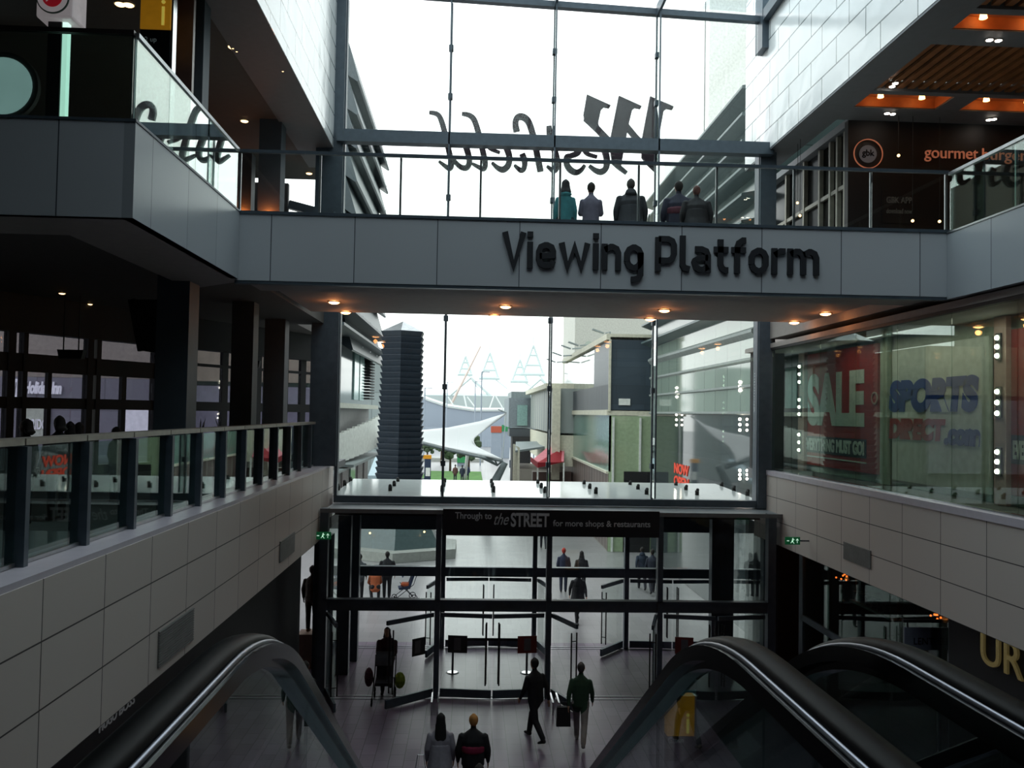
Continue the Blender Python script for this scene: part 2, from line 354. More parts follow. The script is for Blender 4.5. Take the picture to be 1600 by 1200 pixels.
# ------------------------------------------------------------------- columns
def column(x, y, w, z0, z1, m, name='column'):
    t = MB().box((x-w/2,y-w/2,z0),(x+w/2,y+w/2,z1)); t.box((x-w/2-.01,y-w/2-.01,z0),(x+w/2+.01,y+w/2+.01,z0+.15)); return struct(name, t, m)
M['col'] = mat('column_blue_grey', '4a545c', .55, var=.05)
for i, (px, y, wd) in enumerate([(275,15.0,.52), (381,19.2,.45), (431,22.8,.5)]):
    p = PY(px, 600, y); column(p.x, y, wd, 5.5, 9.25, M['col'])
struct('column', MB().box((-4.15,YG-.25,5.56),(-3.45,YG+.25,19)).box((-3.94,YG-.25,0),(-3.5,YG+.25,3.78)), M['steel'], 'dark blue-grey corner column left of the tall glass wall')
struct('column', MB().box((7.62,YG-.2,4.6),(8.05,YG+.3,14.1)).box((7.6,YG-.3,16.9),(7.78,YG+.3,19)), M['steel'], 'dark corner column right of the tall glass wall')
for px, y, wd in [(424,21.6,.52), (383,24.5,.42), (300,15.2,.35)]:
    p = PY(px, 300, y)
    struct('column', MB().box((p.x-wd/2,y-wd/2,Z2),(p.x+wd/2,y+wd/2,13.9)), M['col'])
    if px == 300: continue
    zu = 11.45 if px == 424 else 12.1; yu = y-wd/2-.14
    t = thing('column_uplight', (p.x,yu,zu), {424:'amber uplight bracketed on the wide gallery column',383:'amber uplight bracketed on the narrow far gallery column'}[px], 'light', None)
    MB().tube([(p.x,yu,zu),(p.x,yu,zu+.08)], .09, 12).box((p.x-.03,yu,zu+.01),(p.x+.03,y-wd/2,zu+.05)).build('housing', M['black'], t)
    MB().tube([(p.x,yu,zu+.08),(p.x,yu,zu+.09)], .07, 12).build('lens', M['lit'], t)
    point('uplight_glow', (p.x,yu,zu+.2), 'ff7a30', 7, .04, t)
# ------------------------------------------------------------------- tall glass wall at the end of the void
def mull(x, z0, z1): return MB().box((x-.035,YG-.02,z0),(x+.035,YG+.05,z1))
XM = [-3.45, -.69, 2.07, 4.83, 7.6]
t = thing('glass_curtain_wall', (2.07,YG,4.75), 'tall frameless glass wall closing the end of the void', 'glass wall'); t['kind'] = 'structure'
for i in range(4):
    for z0, z1 in ((4.8, 13.95), (14.2, 17.85-.05*i)):
        MB().box((XM[i]+.03,YG,z0),(XM[i+1]-.03,YG+.02,z1)).build('pane', M['glass'], t)
M['fin'] = glass_mat('glass_fin', (.62, .72, .70), .12)
for i in (1,2,3):
    x = XM[i]
    MB().box((x-.012,YG-.42,4.85),(x+.012,YG-.02,17.9)).build('glass_fin', M['fin'], t)
    mb = MB().box((x-.03,YG-.03,4.8),(x+.03,YG+.05,17.9)).box((x-.02,YG-.45,4.85),(x+.02,YG-.42,17.9))
    for z in (5.6,7.6,9.4,11.0,12.6,15.3,16.6): mb.box((x-.06,YG-.12,z),(x+.06,YG+.05,z+.14))
    mb.build('mullion', M['steel'], t)
MB().box((-3.5,YG-.12,4.62),(7.75,YG+.12,4.8)).box((-3.5,YG-.12,4.8),(-3.42,YG+.12,17.9)).box((7.6,YG-.12,4.8),(7.68,YG+.12,14)).build('bottom_frame', M['steel'], t)
struct('trim_crossbeam', MB().box((-3.6,YG-.45,13.98),(7.9,YG-.12,14.3)), M['steel'], 'dark steel beam crossing the tall glass wall behind the big letters')
# roof edge, rafters and roof glass
RZ = lambda x: 18.0-.035*(x-1)
t = thing('glass_roof', (2,18,17.9), 'sloped glass roof with dark rafters above the void', 'glass roof'); t['kind'] = 'structure'
MB().bar((XU,YG+.02,RZ(XU)),(XR,YG+.02,RZ(XR)),.2,.16).bar((XR-.1,YG,RZ(XR)),(XR-.1,3.4,RZ(XR)+.6),.28,.3).bar((XU+.1,YG,RZ(XU)),(XU+.1,3.4,RZ(XU)+.6),.2,.2).build('edge_beam', M['steel'], t)
for x in XM[1:4]: MB().bar((x,YG,RZ(x)+.02),(x,3.4,RZ(x)+.62),.07,.3).build('rafter', M['steel'], t)
M['roofglass'] = glass_mat('roof_glass', (.93,.98,.99), .05)
xs = [XU+.1]+XM[1:4]+[XR-.1]
for a, b in zip(xs, xs[1:]):
    MB().quad((a,YG,RZ(a)+.2),(b,YG,RZ(b)+.2),(b,3.4,RZ(b)+.8),(a,3.4,RZ(a)+.8),.02).build('roof_pane', M['roofglass'], t)
# ------------------------------------------------------------------- frameless glass balustrades
def glass_run(name, p, q, z0, z1, n, lab, railm, gm=None, th=.018, rail=(.06,.05), posts=0):
    p, q = Vector(p), Vector(q); d = (q-p).normalized(); L = (q-p).length
    t = thing(name, ((p.x+q.x)/2,(p.y+q.y)/2,z0), lab, 'balustrade')
    for i in range(n):
        a = p+d*(L*i/n+.006); b = p+d*(L*(i+1)/n-.006); zc = (z0+z1)/2
        MB().bar((a.x,a.y,zc),(b.x,b.y,zc),th,z1-z0).build('glass_pane', gm or M['bal_glass'], t)
    MB().bar((p.x,p.y,z1+rail[1]/2),(q.x,q.y,z1+rail[1]/2),rail[0],rail[1]).build('top_rail', railm, t)
    if posts:
        nv = Vector((-d.y,d.x,0))*.05
        for i in range(n+1):
            a = p+d*min(max(L*i/n,.02),L-.02)+nv
            MB().box((a.x-posts/2,a.y-posts/2,z0),(a.x+posts/2,a.y+posts/2,z1)).build('post', M['alu'], t)
    return t
glass_run('glass_balustrade', (XU,YB,0), (XR,YB,0), 10.15, 11.1, 9, 'long frameless glass balustrade along the front of the viewing platform', M['steel'], gm=M['glass'], posts=.035)
glass_run('glass_balustrade', (XU+.1,20.45,0), (XR-.1,20.45,0), Z2, 11.0, 8, 'glass balustrade at the far edge of the viewing platform', M['steel'], gm=M['glass'])
M['rail_dark'] = mat('bronze_black_rail', '241f1f', .3, .4)
glass_run('glass_balustrade', (-26,9.95,0), (XU,9.95,0), 10.15, 11.1, 14, 'glass balustrade along the front of the left upper gallery under a bronze rail', M['rail_dark'], posts=.035)
glass_run('glass_balustrade', (XU,10.0,0), (XU,YB-.05,0), 10.15, 11.1, 4, 'glass balustrade along the side of the left upper gallery reflecting the sky', M['alu'], gm=M['mirror_side'])
glass_run('glass_balustrade', (XR,YB-.05,0), (XR,4,0), 10.11, 11.06, 6, 'glass balustrade along the right upper gallery with a bright rail', M['alu'], posts=.035)
# framed balustrade of the left walkway
t = thing('walkway_balustrade', (-3.98,12,5.56), 'long balustrade of the left walkway, green glass between dark posts under a beige rail', 'balustrade')
x, y = -4.0, 4.32
while y < 23.2:
    MB().box((x-.12,y-.04,5.56),(x+.07,y+.04,6.63)).build('post', M['steel'], t)
    y2 = min(y+1.3, 23.3)
    MB().box((x-.03,y+.05,5.6),(x-.015,y2-.05,6.62)).build('glass_pane', M['bal_glass'], t)
    MB().box((x-.17,y+.02,6.64),(x+.03,y2-.01,6.7)).build('top_rail', M['rail_beige'], t)
    MB().box((x-.04,y+.05,5.565),(x+.0,y2-.05,5.6)).build('bottom_rail', M['alu'], t)
    y = y+1.3
# ------------------------------------------------------------------- downlights
def downlight(p, r, lab, grp, power=0, m=None, first={}):
    z = p[2]
    t = thing('downlight', p, lab, 'ceiling light', grp)
    MB().tube([(p[0],p[1],z),(p[0],p[1],z-.02)], [r*1.25,r*1.2], 20).build('trim_ring', M['soffit'], t)
    MB().ball((p[0],p[1],z-.02), r, 14, 0, (1,1,.35)).build('lens', m or M['lit'], t)
    if power: point('downlight_glow', (p[0],p[1],z-.16), 'ff9a55', power, .06, t)
    return t
pos = {0:'first from the left wall', 1:'second from the left wall', 2:'third from the left wall', 3:'fourth from the left wall'}
for i, (px, py) in enumerate([(522,471),(790,478),(1038,484),(1290,489)]):
    p = PZ(px,py,9.24); downlight((p.x,p.y,9.24), .11, 'warm round downlight in the front row under the viewing platform, '+pos[i], 'platform soffit downlights', 3.5)
for i, (px, py) in enumerate([(550,495),(770,503),(1000,506),(1212,511)]):
    p = PZ(px,py,9.24); downlight((p.x,min(p.y,20.4),9.24), .11, 'warm round downlight in the back row under the viewing platform, '+pos[i], 'platform soffit downlights', 3.5)
M['lit_small'] = emit('small_warm_lamp', 'ffcf90', 4)
for i, (px, py) in enumerate([(97,457),(140,474),(45,486),(178,488),(13,491),(157,502),(207,500)]):
    p = PZ(px,py,9.24); downlight((p.x,p.y,9.24), .06, 'small downlight in the dark soffit above the left walkway', 'small downlights above the left walkway', 0, M['lit_small'])
for i, (px, py) in enumerate([(188,5),(201,6),(364,72),(370,77),(442,108),(382,188),(483,270)]):
    p = PZ(px,py,13.89); downlight((p.x,p.y,13.89), .09, 'small round downlight in the left upper gallery ceiling', 'downlights in the left upper ceiling', 0, M['lit_small'])
for i, (px, py, z) in enumerate([(1386,176,14.12),(1395,177,14.12),(1545,186,14.12),(1553,185,14.12),(1546,61,14.12),(1560,62,14.12),(1394,134,14.17),(1399,129,14.17)]):
    p = PZ(px,py,z); downlight((p.x,p.y,z), .06, 'small white twin downlight in the right timber ceiling', 'white downlights in the right ceiling', 0, M['lit_white'])
# =================================================================== BIG LETTERS AND SIGNS
M['letters'] = mat('aubergine_letters', '2c1222', .5)
YL = YG+.45
def L(cx, cy):                      # a point of the sign face, from the sign's own drawing grid (1600 units across 7.08 m)
    return PY(650+cx/3.81, 140+cy/3.81, YL)
def glyph(polys, strokes, parent):
    mb = MB()
    for p in polys: mb.prism([L(*q) for q in p], (0,.12,0))
    for pts, wd in strokes:
        P = [Vector(q) for q in pts]
        if len(P) > 3:
            ws = list(wd) if isinstance(wd, (list,tuple)) else [wd]*len(P); Q = []; W = []
            for i in range(len(P)-1):
                p0, p1, p2, p3 = P[max(i-1,0)], P[i], P[i+1], P[min(i+2,len(P)-1)]
                for s_ in range(4):
                    u = s_/4; Q.append(.5*((2*p1)+(p2-p0)*u+(2*p0-5*p1+4*p2-p3)*u*u+(3*p1-p0-3*p2+p3)*u**3)); W.append(ws[i]+(ws[i+1]-ws[i])*u)
            Q.append(P[-1]); W.append(ws[-1]); P = Q; wd = W
        n = len(P); A = []; B = []
        for i in range(n):
            d0 = (P[i]-P[max(i-1,0)]); d1 = (P[min(i+1,n-1)]-P[i])
            d = ((d0.normalized() if d0.length else d1.normalized())+(d1.normalized() if d1.length else d0.normalized())).normalized()
            nn = Vector((-d.y,d.x)); ww = wd[i] if isinstance(wd, (list,tuple)) else wd
            A.append(P[i]+nn*ww/2); B.append(P[i]-nn*ww/2)
        for i in range(n-1): mb.prism([L(*A[i]),L(*A[i+1]),L(*B[i+1]),L(*B[i])], (0,.12,0))
    mb.build('letter', M['letters'], parent)
t = thing('script_lettering', L(800,300), 'giant dark script lettering seen from behind on the tall glass wall', 'sign')
glyph([[(1018,28),(1160,92),(1152,106),(1120,100),(1102,118),(1085,200),(1092,222),(1003,172),(998,145)],
       [(1208,35),(1345,97),(1338,110),(1305,104),(1288,118),(1266,210),(1240,350),(1222,452),(1262,487),(1250,502),(1205,470),(1170,440),(1155,340),(1160,280)],
       [(1395,38),(1535,100),(1528,115),(1495,108),(1475,125),(1440,320),(1425,440),(1450,488),(1440,502),(1375,440),(1345,400),(1345,300)]],
      [([(1010,165),(1085,235),(1175,330)],34), ([(1255,215),(1300,270),(1370,345)],32)], t)
glyph([], [([(1032,450),(1070,478),(1105,486),(1133,462),(1136,400),(1112,335),(1065,306),(1020,312),(998,340),(1020,378),(1080,398)],[16,26,34,36,36,38,34,28,24,20,16])], t)
glyph([], [([(1006,448),(985,476),(955,490),(920,474),(898,440),(895,400),(920,392),(968,372),(970,340),(935,308),(900,302),(872,322)],[20,26,30,34,32,28,28,30,32,32,28,20])], t)
glyph([], [([(792,214),(798,265),(820,340),(840,410),(842,455),(822,480),(780,452)],[30,36,36,34,32,28,12]), ([(590,296),(846,300)],28)], t)
glyph([], [([(600,246),(592,195),(608,160),(645,163),(676,200),(705,300),(725,400),(742,484)],[38,36,34,36,36,36,36,36])], t)
glyph([], [([(632,380),(648,425),(642,468),(620,475),(586,446)],[34,34,30,26,12])], t)
glyph([], [([(452,432),(490,465),(522,472),(550,445),(556,395),(530,325),(490,288),(450,288),(425,308),(440,345),(500,372)],[14,26,34,36,36,38,34,30,24,20,14])], t)
glyph([], [([(273,140),(315,148),(345,175),(368,240),(390,330),(408,410),(412,450),(396,468),(334,437)],[16,24,32,34,34,34,32,26,12])], t)
glyph([], [([(78,132),(125,142),(150,180),(175,270),(195,360),(210,430),(205,460),(188,462),(136,424)],[14,24,32,34,34,34,32,26,12]),
           ([(200,290),(240,284),(280,305),(305,360),(318,425),(300,462),(262,455),(222,415)],[30,32,34,36,34,30,26,22])], t)
mb = MB()
for cx, cy in ((110,330),(200,330),(290,330),(390,330),(480,330),(610,330),(720,330),(830,330),(920,330),(1060,330),(1220,330),(1400,330)):
    q = L(cx,cy); mb.tube([(q.x,YG+.03,q.z),(q.x,YL+.02,q.z)],.02,6)
mb.build('fixing_pins', M['steel'], t)
# platform name on the fascia
M['sign_black'] = mat('sign_black', '10141c', .6)
a = PY(784,421,YB-.062); b = PY(1279,433,YB-.062)
t = thing('platform_name_lettering', (a.x,YB-.07,a.z), 'black raised lettering reading Viewing Platform on the grey bridge fascia', 'sign')
ri = Vector((b.x-a.x,0,0)); zb = PY(1000,424,YB-.062).z
wd = (PY(1279,400,YB-.062).x-a.x)
# drawn letter by letter as rounded-square strokes
def din(word, x0, zb, capw, t, H=.58):
    """squared grotesque letters built from bars and rounded strokes"""
    xh = H*.74; s = .098; Y = YB-.062; x = x0
    def st(mb, pts):   # stroke with mitred joins in x,z
        P = [Vector((p[0],p[1])) for p in pts]; n = len(P); A=[];B=[]
        for i in range(n):
            d0 = (P[i]-P[max(i-1,0)]); d1 = (P[min(i+1,n-1)]-P[i])
            e0 = d0.normalized() if d0.length else d1.normalized(); e1 = d1.normalized() if d1.length else d0.normalized()
            d = (e0+e1).normalized(); nn = Vector((-d.y,d.x)); k = s/2/max(.5,nn.dot(Vector((-e0.y,e0.x))))
            A.append(P[i]+nn*k); B.append(P[i]-nn*k)
        for i in range(n-1):
            mb.prism([(x+q.x,Y,zb+q.y) for q in (A[i],A[i+1],B[i+1],B[i])], (0,-.045,0))
    def box(w, h0, h1, r=.1, o=0):
        a, c = o+s/2, o+w-s/2; b0, b1 = h0+s/2, h1-s/2
        return [(a,b0+r),(a+r*.35,b0+r*.35),(a+r,b0),(c-r,b0),(c-r*.35,b0+r*.35),(c,b0+r),(c,b1-r),(c-r*.35,b1-r*.35),(c-r,b1),(a+r,b1),(a+r*.35,b1-r*.35),(a,b1-r),(a,b0+r-.001)]
    for ch in word:
        mb = MB(); g = .052
        if ch == 'V': w=.40; st(mb,[(s*.45,H),(w/2,.03),(w-s*.45,H)]); w-=.03
        elif ch == 'i': w=s; st(mb,[(s/2,0),(s/2,xh)]); mb.box((x,Y,zb+H-.075),(x+s,Y-.045,zb+H+.015))
        elif ch == 'e': w=.34; st(mb,[(w-s*.5,.13),(w-s*.7,.07),(w-.16,s/2),(.15,s/2),(.08,.08),(s/2,.15),(s/2,xh-.15),(.08,xh-.08),(.15,xh-s/2),(w-.15,xh-s/2),(w-.08,xh-.08),(w-s/2,xh-.15),(w-s/2,.22),(s*.6,.2)])
        elif ch == 'w': w=.52; st(mb,[(s*.42,xh),(w*.28,.03),(w*.5,xh*.86),(w*.72,.03),(w-s*.42,xh)])
        elif ch == 'n': w=.33; st(mb,[(s/2,0),(s/2,xh)]); st(mb,[(s/2,xh-.1),(.15,xh-s/2),(w-.15,xh-s/2),(w-.08,xh-.08),(w-s/2,xh-.15),(w-s/2,0)])
        elif ch == 'g': w=.33; st(mb,box(w,0,xh)); st(mb,[(w-s/2,xh-.13),(w-s/2,-.06),(w-.09,-.12),(w-.17,-.14),(.12,-.14)])
        elif ch == 'P': w=.37; st(mb,[(s/2,0),(s/2,H-.02)]); st(mb,[(s*.6,H-s/2),(w-.15,H-s/2),(w-.08,H-.08),(w-s/2,H-.15),(w-s/2,H*.5),(w-.08,H*.5-.08),(w-.15,H*.5-.11),(s*.6,H*.5-.11)])
        elif ch == 'l': w=.17; st(mb,[(s/2,H+.015),(s/2,.12),(.08,.07),(.17,s/2)]); w=.15
        elif ch == 'a': w=.33; st(mb,[(.06,xh-.05),(w-.16,xh-s/2),(w-.08,xh-.08),(w-s/2,xh-.15),(w-s/2,0)]); st(mb,[(w-s*.5,xh*.56),(.14,xh*.56),(s*.6,xh*.45),(s/2,.17),(.08,.08),(.14,s/2),(w-.13,s/2),(w-s*.5,.1)])
        elif ch == 't': w=.25; st(mb,[(.115,xh+.12),(.115,.14),(.14,.08),(.19,s/2),(w,s/2)]); st(mb,[(0,xh-s/2),(w,xh-s/2)])
        elif ch == 'f': w=.25; st(mb,[(.1,0),(.1,H-.16),(.13,H-.08),(.19,H-s/2+.01),(w,H-s/2+.01)]); st(mb,[(0,xh-s/2),(w,xh-s/2)])
        elif ch == 'o': w=.34; st(mb,box(w,0,xh))
        elif ch == 'r': w=.24; st(mb,[(s/2,0),(s/2,xh)]); st(mb,[(s/2,xh-.12),(.15,xh-s/2),(w,xh-s/2)]); g=.035
        elif ch == 'm': w=.55; st(mb,[(s/2,0),(s/2,xh)]); st(mb,[(s/2,xh-.1),(.14,xh-s/2),(w/2-.08,xh-s/2),(w/2-.02,xh-.09),(w/2,xh-.16),(w/2,0)]); st(mb,[(w/2,xh-.1),(w/2+.1,xh-s/2),(w-.15,xh-s/2),(w-.08,xh-.08),(w-s/2,xh-.15),(w-s/2,0)])
        elif ch == ' ': x += .14; continue
        mb.v = [(x+(v[0]-x)*KX, v[1], v[2]) for v in mb.v]; mb.build('letter', M['sign_black'], t); x += (w+g)*KX
    return x-g
# width check run: scale horizontally by spreading
KX = .955
endx = din('Viewing Platform', a.x, zb, 0, t)
# =================================================================== ENTRANCE SCREENS AND DOORS
XP = [-3.52, -.72, 2.02, 4.79, 7.6]      # post lines
def screen(y, lab, front):
    t = thing('entrance_screen', (2.05,y,0), lab, 'glass screen'); t['kind'] = 'structure'
    for i, x in enumerate(XP):
        w = .2 if i in (0,4) else .13
        MB().box((x-w/2,y-.12,0),(x+w/2,y+.12,4.6 if front else 3.9)).build('post', M['steel'], t)
    MB().box((XP[0],y-.09,2.12),(XP[4],y+.09,2.36)).box((XP[0],y-.12,2.36),(XP[4],y+.12,2.4)).build('transom', M['steel'], t)
    for i in range(4):
        z1 = 3.75
        MB().box((XP[i]+.08,y-.01,2.42),(XP[i+1]-.08,y+.01,4.5 if front else z1)).build('glass_pane', M['glass'], t)
    return t
s1 = screen(YV, 'inner row of dark door posts and glazing below the tall glass wall', True)
s2 = screen(YV2, 'outer row of dark door posts and glazing facing the street', False)
MB().box((XP[0],YV2-.1,3.5),(XP[4],YV2+.1,3.95)).build('header', M['steel'], s2)
M['ledge'] = mat('ledge_grey', '6d7478', .35)
struct('ceiling_vestibule', MB().box((XP[0],YV-.1,4.5),(XR,YG+.3,4.58)).box((XP[0]-.1,YV-.14,4.5),(XR,YV-.1,4.6)), M['ledge'], 'grey ledge over the inner doors')
struct('ceiling_vestibule_inner', MB().box((XP[0],YG+.31,4.25),(XR,YV2,4.3)), M['dark_wall'])
# glass canopy outside the glass wall
M['canopy_glass'] = mat('sky_white_canopy_glass', 'dde4e2', .08, var=.03)  # white sky reflection put into the pale base colour of the glass
cz0, cz1 = 4.72, 4.86
t = thing('entrance_canopy', (2,26,4.72), 'pale reflective glass canopy roof outside above the street doors', 'canopy')
n = 8
for i in range(n):
    x0 = -3.6+i*1.43; x1 = x0+1.42
    MB().quad((x0,YG+.35,4.75),(x1,YG+.35,4.75),(x1,28.3,4.86),(x0,28.3,4.86),.02).build('canopy_pane', M['canopy_glass'], t)
mb = MB()
for i in range(n+1):
    x = -3.6+i*1.43-.005
    for y in (25.0, 26.3, 27.6):
        mb.box((x-.05,y-.03,4.8),(x+.05,y+.03,4.93)).ball((x,y-.06,4.95),.05,8)
mb.build('clamps', M['black'], t)
MB().box((-3.6,YV2+.2,4.62),(7.9,YV2+.35,4.74)).build('edge_beam', M['steel'], t)
struct('wall_vestibule_left', MB().box((XP[0]-.12,YV+.13,0),(XP[0]-.1,YV2-.13,4.2)), M['glass'])
struct('wall_vestibule_right', MB().box((XR-.1,YV+.13,0),(XR,YV2-.13,4.2)), M['glass'])
for px, y_, wd in ((1127,25.0,.62),(1176,25.2,.34),(1200,24.2,.34),(538,24.3,.34),(556,25.6,.2)):
    p = PY(px,900,y_); struct('column_vestibule', MB().box((p.x-wd/2,y_-.15,0),(p.x+wd/2,y_+.15,4.2)), M['steel'])
# overhead sign board of the doors
zt = PY(860,797,YV-.2).z; zbm = PY(860,838,YV-.2).z; x0 = PY(692,815,YV-.2).x; x1 = PY(1030,815,YV-.2).x
t = thing('overhead_sign', ((x0+x1)/2,YV-.2,zbm), 'black overhead sign board above the doors with grey lettering pointing to the street', 'sign')
MB().box((x0,YV-.24,zbm),(x1,YV-.14,zt)).build('board', M['sign_black'], t)
M['grey_ink'] = mat('grey_lettering', '8f9599', .5, emis='8f9599', estr=.06)
def on_board(txt, px0, px1, pyt, pyb, bold=0, shear=0):
    p = PY(px0,pyb,YV-.245); q = PY(px1,pyb,YV-.245); r_ = PY((px0+px1)/2,pyt,YV-.245); s_ = PY((px0+px1)/2,pyb,YV-.245)
    text_mesh(txt, (p.x,YV-.245,s_.z), (1,0,0), (0,0,1), q.x-p.x, r_.z-s_.z, .012, M['grey_ink'], 'lettering', t, bold, shear)
on_board('Through to', 711, 768, 800.5, 814, .01)
on_board('the', 772, 795, 802, 820, 0, .45)
on_board('STREET', 798, 858, 801.5, 823.5, .03)
on_board('for more shops & restaurants', 864, 1016, 813.5, 826, .01)
# green exit signs
M['exit_green'] = mat('exit_green', '0f5a36', .5, emis='1d8a52', estr=.12)
M['exit_white'] = emit('exit_white', 'd8ffe8', .5)
for (pa, pb, pc, pd, YE, lab) in [(493,831,517,843,YV-.35,'small green emergency exit sign left of the doors'),(1227,839,1250,851,20.4,'small green emergency exit sign right of the doors')]:
    a = PY(pa,pb,YE); b = PY(pc,pd,YE)
    t = thing('exit_sign', ((a.x+b.x)/2,YE,b.z), lab, 'sign', 'emergency exit signs')
    MB().box((a.x,YE-.01,b.z),(b.x,YE+.03,a.z)).box((a.x,YE,(a.z+b.z)/2-.02),(b.x,YE+.04,(a.z+b.z)/2+.02)).build('panel', M['exit_green'], t)
    if YE < 21: MB().box((b.x,YE,(a.z+b.z)/2-.015),(XR+.001,YE+.03,(a.z+b.z)/2+.015)).build('bracket', M['steel'], t)
    w_, h_ = b.x-a.x, a.z-b.z; mb = MB(); m2 = MB(); c = a.x+w_*.5; z = b.z+h_/2; Y = YE-.016
    mb.ball((c,Y,z+h_*.3),.016,8).bar((c,Y,z+h_*.22),(c-.015,Y,z-.02),.03,.005,(0,1,0)).bar((c-.01,Y,z-.01),(c+.03,Y,z-h_*.35),.014,.005,(0,1,0)).bar((c-.015,Y,z-.01),(c-.05,Y,z-h_*.3),.014,.005,(0,1,0)).bar((c,Y,z+.02),(c+.04,Y,z+.03),.012,.005,(0,1,0))
    m2.bar((c+w_*.3,Y,z-h_*.28),(c+w_*.3,Y,z+h_*.2),.014,.005,(0,1,0)).bar((c+w_*.3,Y,z+h_*.28),(c+w_*.22,Y,z+h_*.05),.014,.005,(0,1,0)).bar((c+w_*.3,Y,z+h_*.28),(c+w_*.38,Y,z+h_*.05),.014,.005,(0,1,0))
    mb.build('running_figure', M['exit_white'], t); m2.build('arrow', M['exit_white'], t); MB().box((c-w_*.4,Y,z-.01),(c-w_*.25,Y+.004,z+.012)).build('word_mark', M['exit_white'], t)
# door leaves
M['poster_dark'] = mat('poster_dark', '232527', .5); M['poster_red'] = mat('poster_red', '6a241d', .5); M['poster_grey'] = mat('poster_figure', '56585c', .6)
def leaf(hx, hy, ang, w, lab, grp, poster=None, H=2.08, hside=1):
    """leaf hinged at (hx,hy) on the floor and turned ang degrees from +x"""
    t = thing('glass_door', (hx,hy,0), lab, 'door', grp); a = math.radians(ang); d = Vector((math.cos(a),math.sin(a),0)); h = Vector((hx,hy,0)); n = Vector((-d.y,d.x,0))
    def at(u, z, o=0): return h+d*u+n*o+Vector((0,0,z))
    MB().bar(at(.02,.13),at(w,.13),.06,.2).build('bottom_rail', M['steel'], t)
    MB().bar(at(.02,H-.06),at(w,H-.06),.06,.1).build('top_rail', M['steel'], t)
    MB().bar(at(.03,(.23+H-.11)/2),at(w-.01,(.23+H-.11)/2),.014,H-.34).build('glass_pane', M['glass'], t)
    for sd in (-1, 1):
        mb = MB().tube([at(w-.14,.35,sd*.07),at(w-.14,1.85,sd*.07)],.018,8)
        for z in (.55,1.65): mb.tube([at(w-.14,z,sd*.07),at(w-.14,z,0)],.012,6)
        mb.build('pull_handle', M['black'], t)
    if poster:
        u0, u1 = poster[1], poster[2]
        MB().bar(at(u0,1.32,-.02*hside),at(u1,1.32,-.02*hside),.008,.42).build('poster', M[poster[0]], t)
        MB().bar(at(u0+.15,1.32,-.026*hside),at(u0+.32,1.32,-.026*hside),.006,.3).build('poster_figure', M['poster_grey'], t)
    return t
g1 = 'inner row door leaves'; g2 = 'outer row door leaves'
w1 = 1.28
leaf(XP[0]+.12, YV, -72, w1, 'inner glass door leaf standing open against the far left post', g1)
leaf(XP[1]-.08, YV, 180+42, w1+.15, 'inner glass door leaf swung open towards the hall, dark poster on it, left of the closed pair', g1, ('poster_dark',.28,.68), hside=-1)
leaf(XP[1]+.08, YV, -7, w1, 'left leaf of the nearly closed inner glass door pair, black poster', g1, ('poster_dark',.2,.68))
leaf(XP[2]-.08, YV, 187, w1, 'right leaf of the nearly closed inner glass door pair, red poster', g1, ('poster_red',.2,.68), hside=-1)
leaf(XP[2]+.1, YV, -68, w1, 'inner glass door leaf standing open on the left side of the walk-through bay', g1)
leaf(XP[3]-.08, YV, 180+75, w1, 'inner glass door leaf standing open on the right side of the walk-through bay', g1)
leaf(XP[3]+.1, YV, -10, w1, 'inner glass door leaf closed behind the escalator arch, dark red poster', g1, ('poster_red',.3,.75))
leaf(XP[4]-.12, YV, 190, w1, 'inner glass door leaf at the far right post', g1)
leaf(XP[0]+.12, YV2, -80, w1, 'outer glass door leaf open against the far left outer post', g2)
leaf(XP[1]-.08, YV2, 180+75, w1, 'outer glass door leaf open beside the second outer post', g2)
leaf(XP[1]+.08, YV2, 4, w1, 'left leaf of the closed outer glass door pair', g2)
leaf(XP[2]-.08, YV2, 176, w1, 'right leaf of the closed outer glass door pair', g2)
leaf(XP[2]+.1, YV2, -78, w1, 'outer glass door leaf open on the left of the bay the walking man uses', g2)
leaf(XP[3]-.1, YV2, 180+52, w1, 'outer glass door leaf swung in at the fourth outer post', g2)
leaf(XP[3]+.1, YV2, -4, w1, 'outer glass door leaf closed right of the fourth outer post', g2)
leaf(XP[4]-.12, YV2, 184, w1, 'outer glass door leaf closed at the far right outer post', g2)
# floor strips at thresholds and guide rails
for y, k in ((YV-.12,0),(YV+.1,1),(YV2-.1,2),(YV2+.1,3)):
    struct('trim_threshold', MB().box((XP[0]+.1,y-.02,.0),(XP[4]-.1,y+.02,.012)), M['alu'])
for x, lab in ((XP[1]+.02,'bright metal door guard rails at the foot of the second inner post'),(XP[2]+.1,'bright metal door guard rails at the foot of the third inner post')):
    t = thing('door_guard', (x,21.4,0), lab, 'door guard', 'door guard rails')
    for s in (-.07,.07): MB().box((x+s-.02,21.0,.0),(x+s+.02,21.75,.3)).build('rail', M['chrome'], t)
# strap barrier in the closed bay
t = thing('strap_barrier', (.65,24.4,0), 'belt barrier of two chrome posts behind the closed inner doors', 'barrier')
for x in (-.35, 1.65):
    MB().tube([(x,24.4,.025),(x,24.4,.95)],.03,12).build('barrier_post', M['steel'], t)
    MB().tube([(x,24.4,0),(x,24.4,.025)],[.18,.14],20).build('weighted_base', M['chrome'], t)
MB().box((-.35,24.385,.86),(1.65,24.415,.93)).build('belt', M['black'], t)
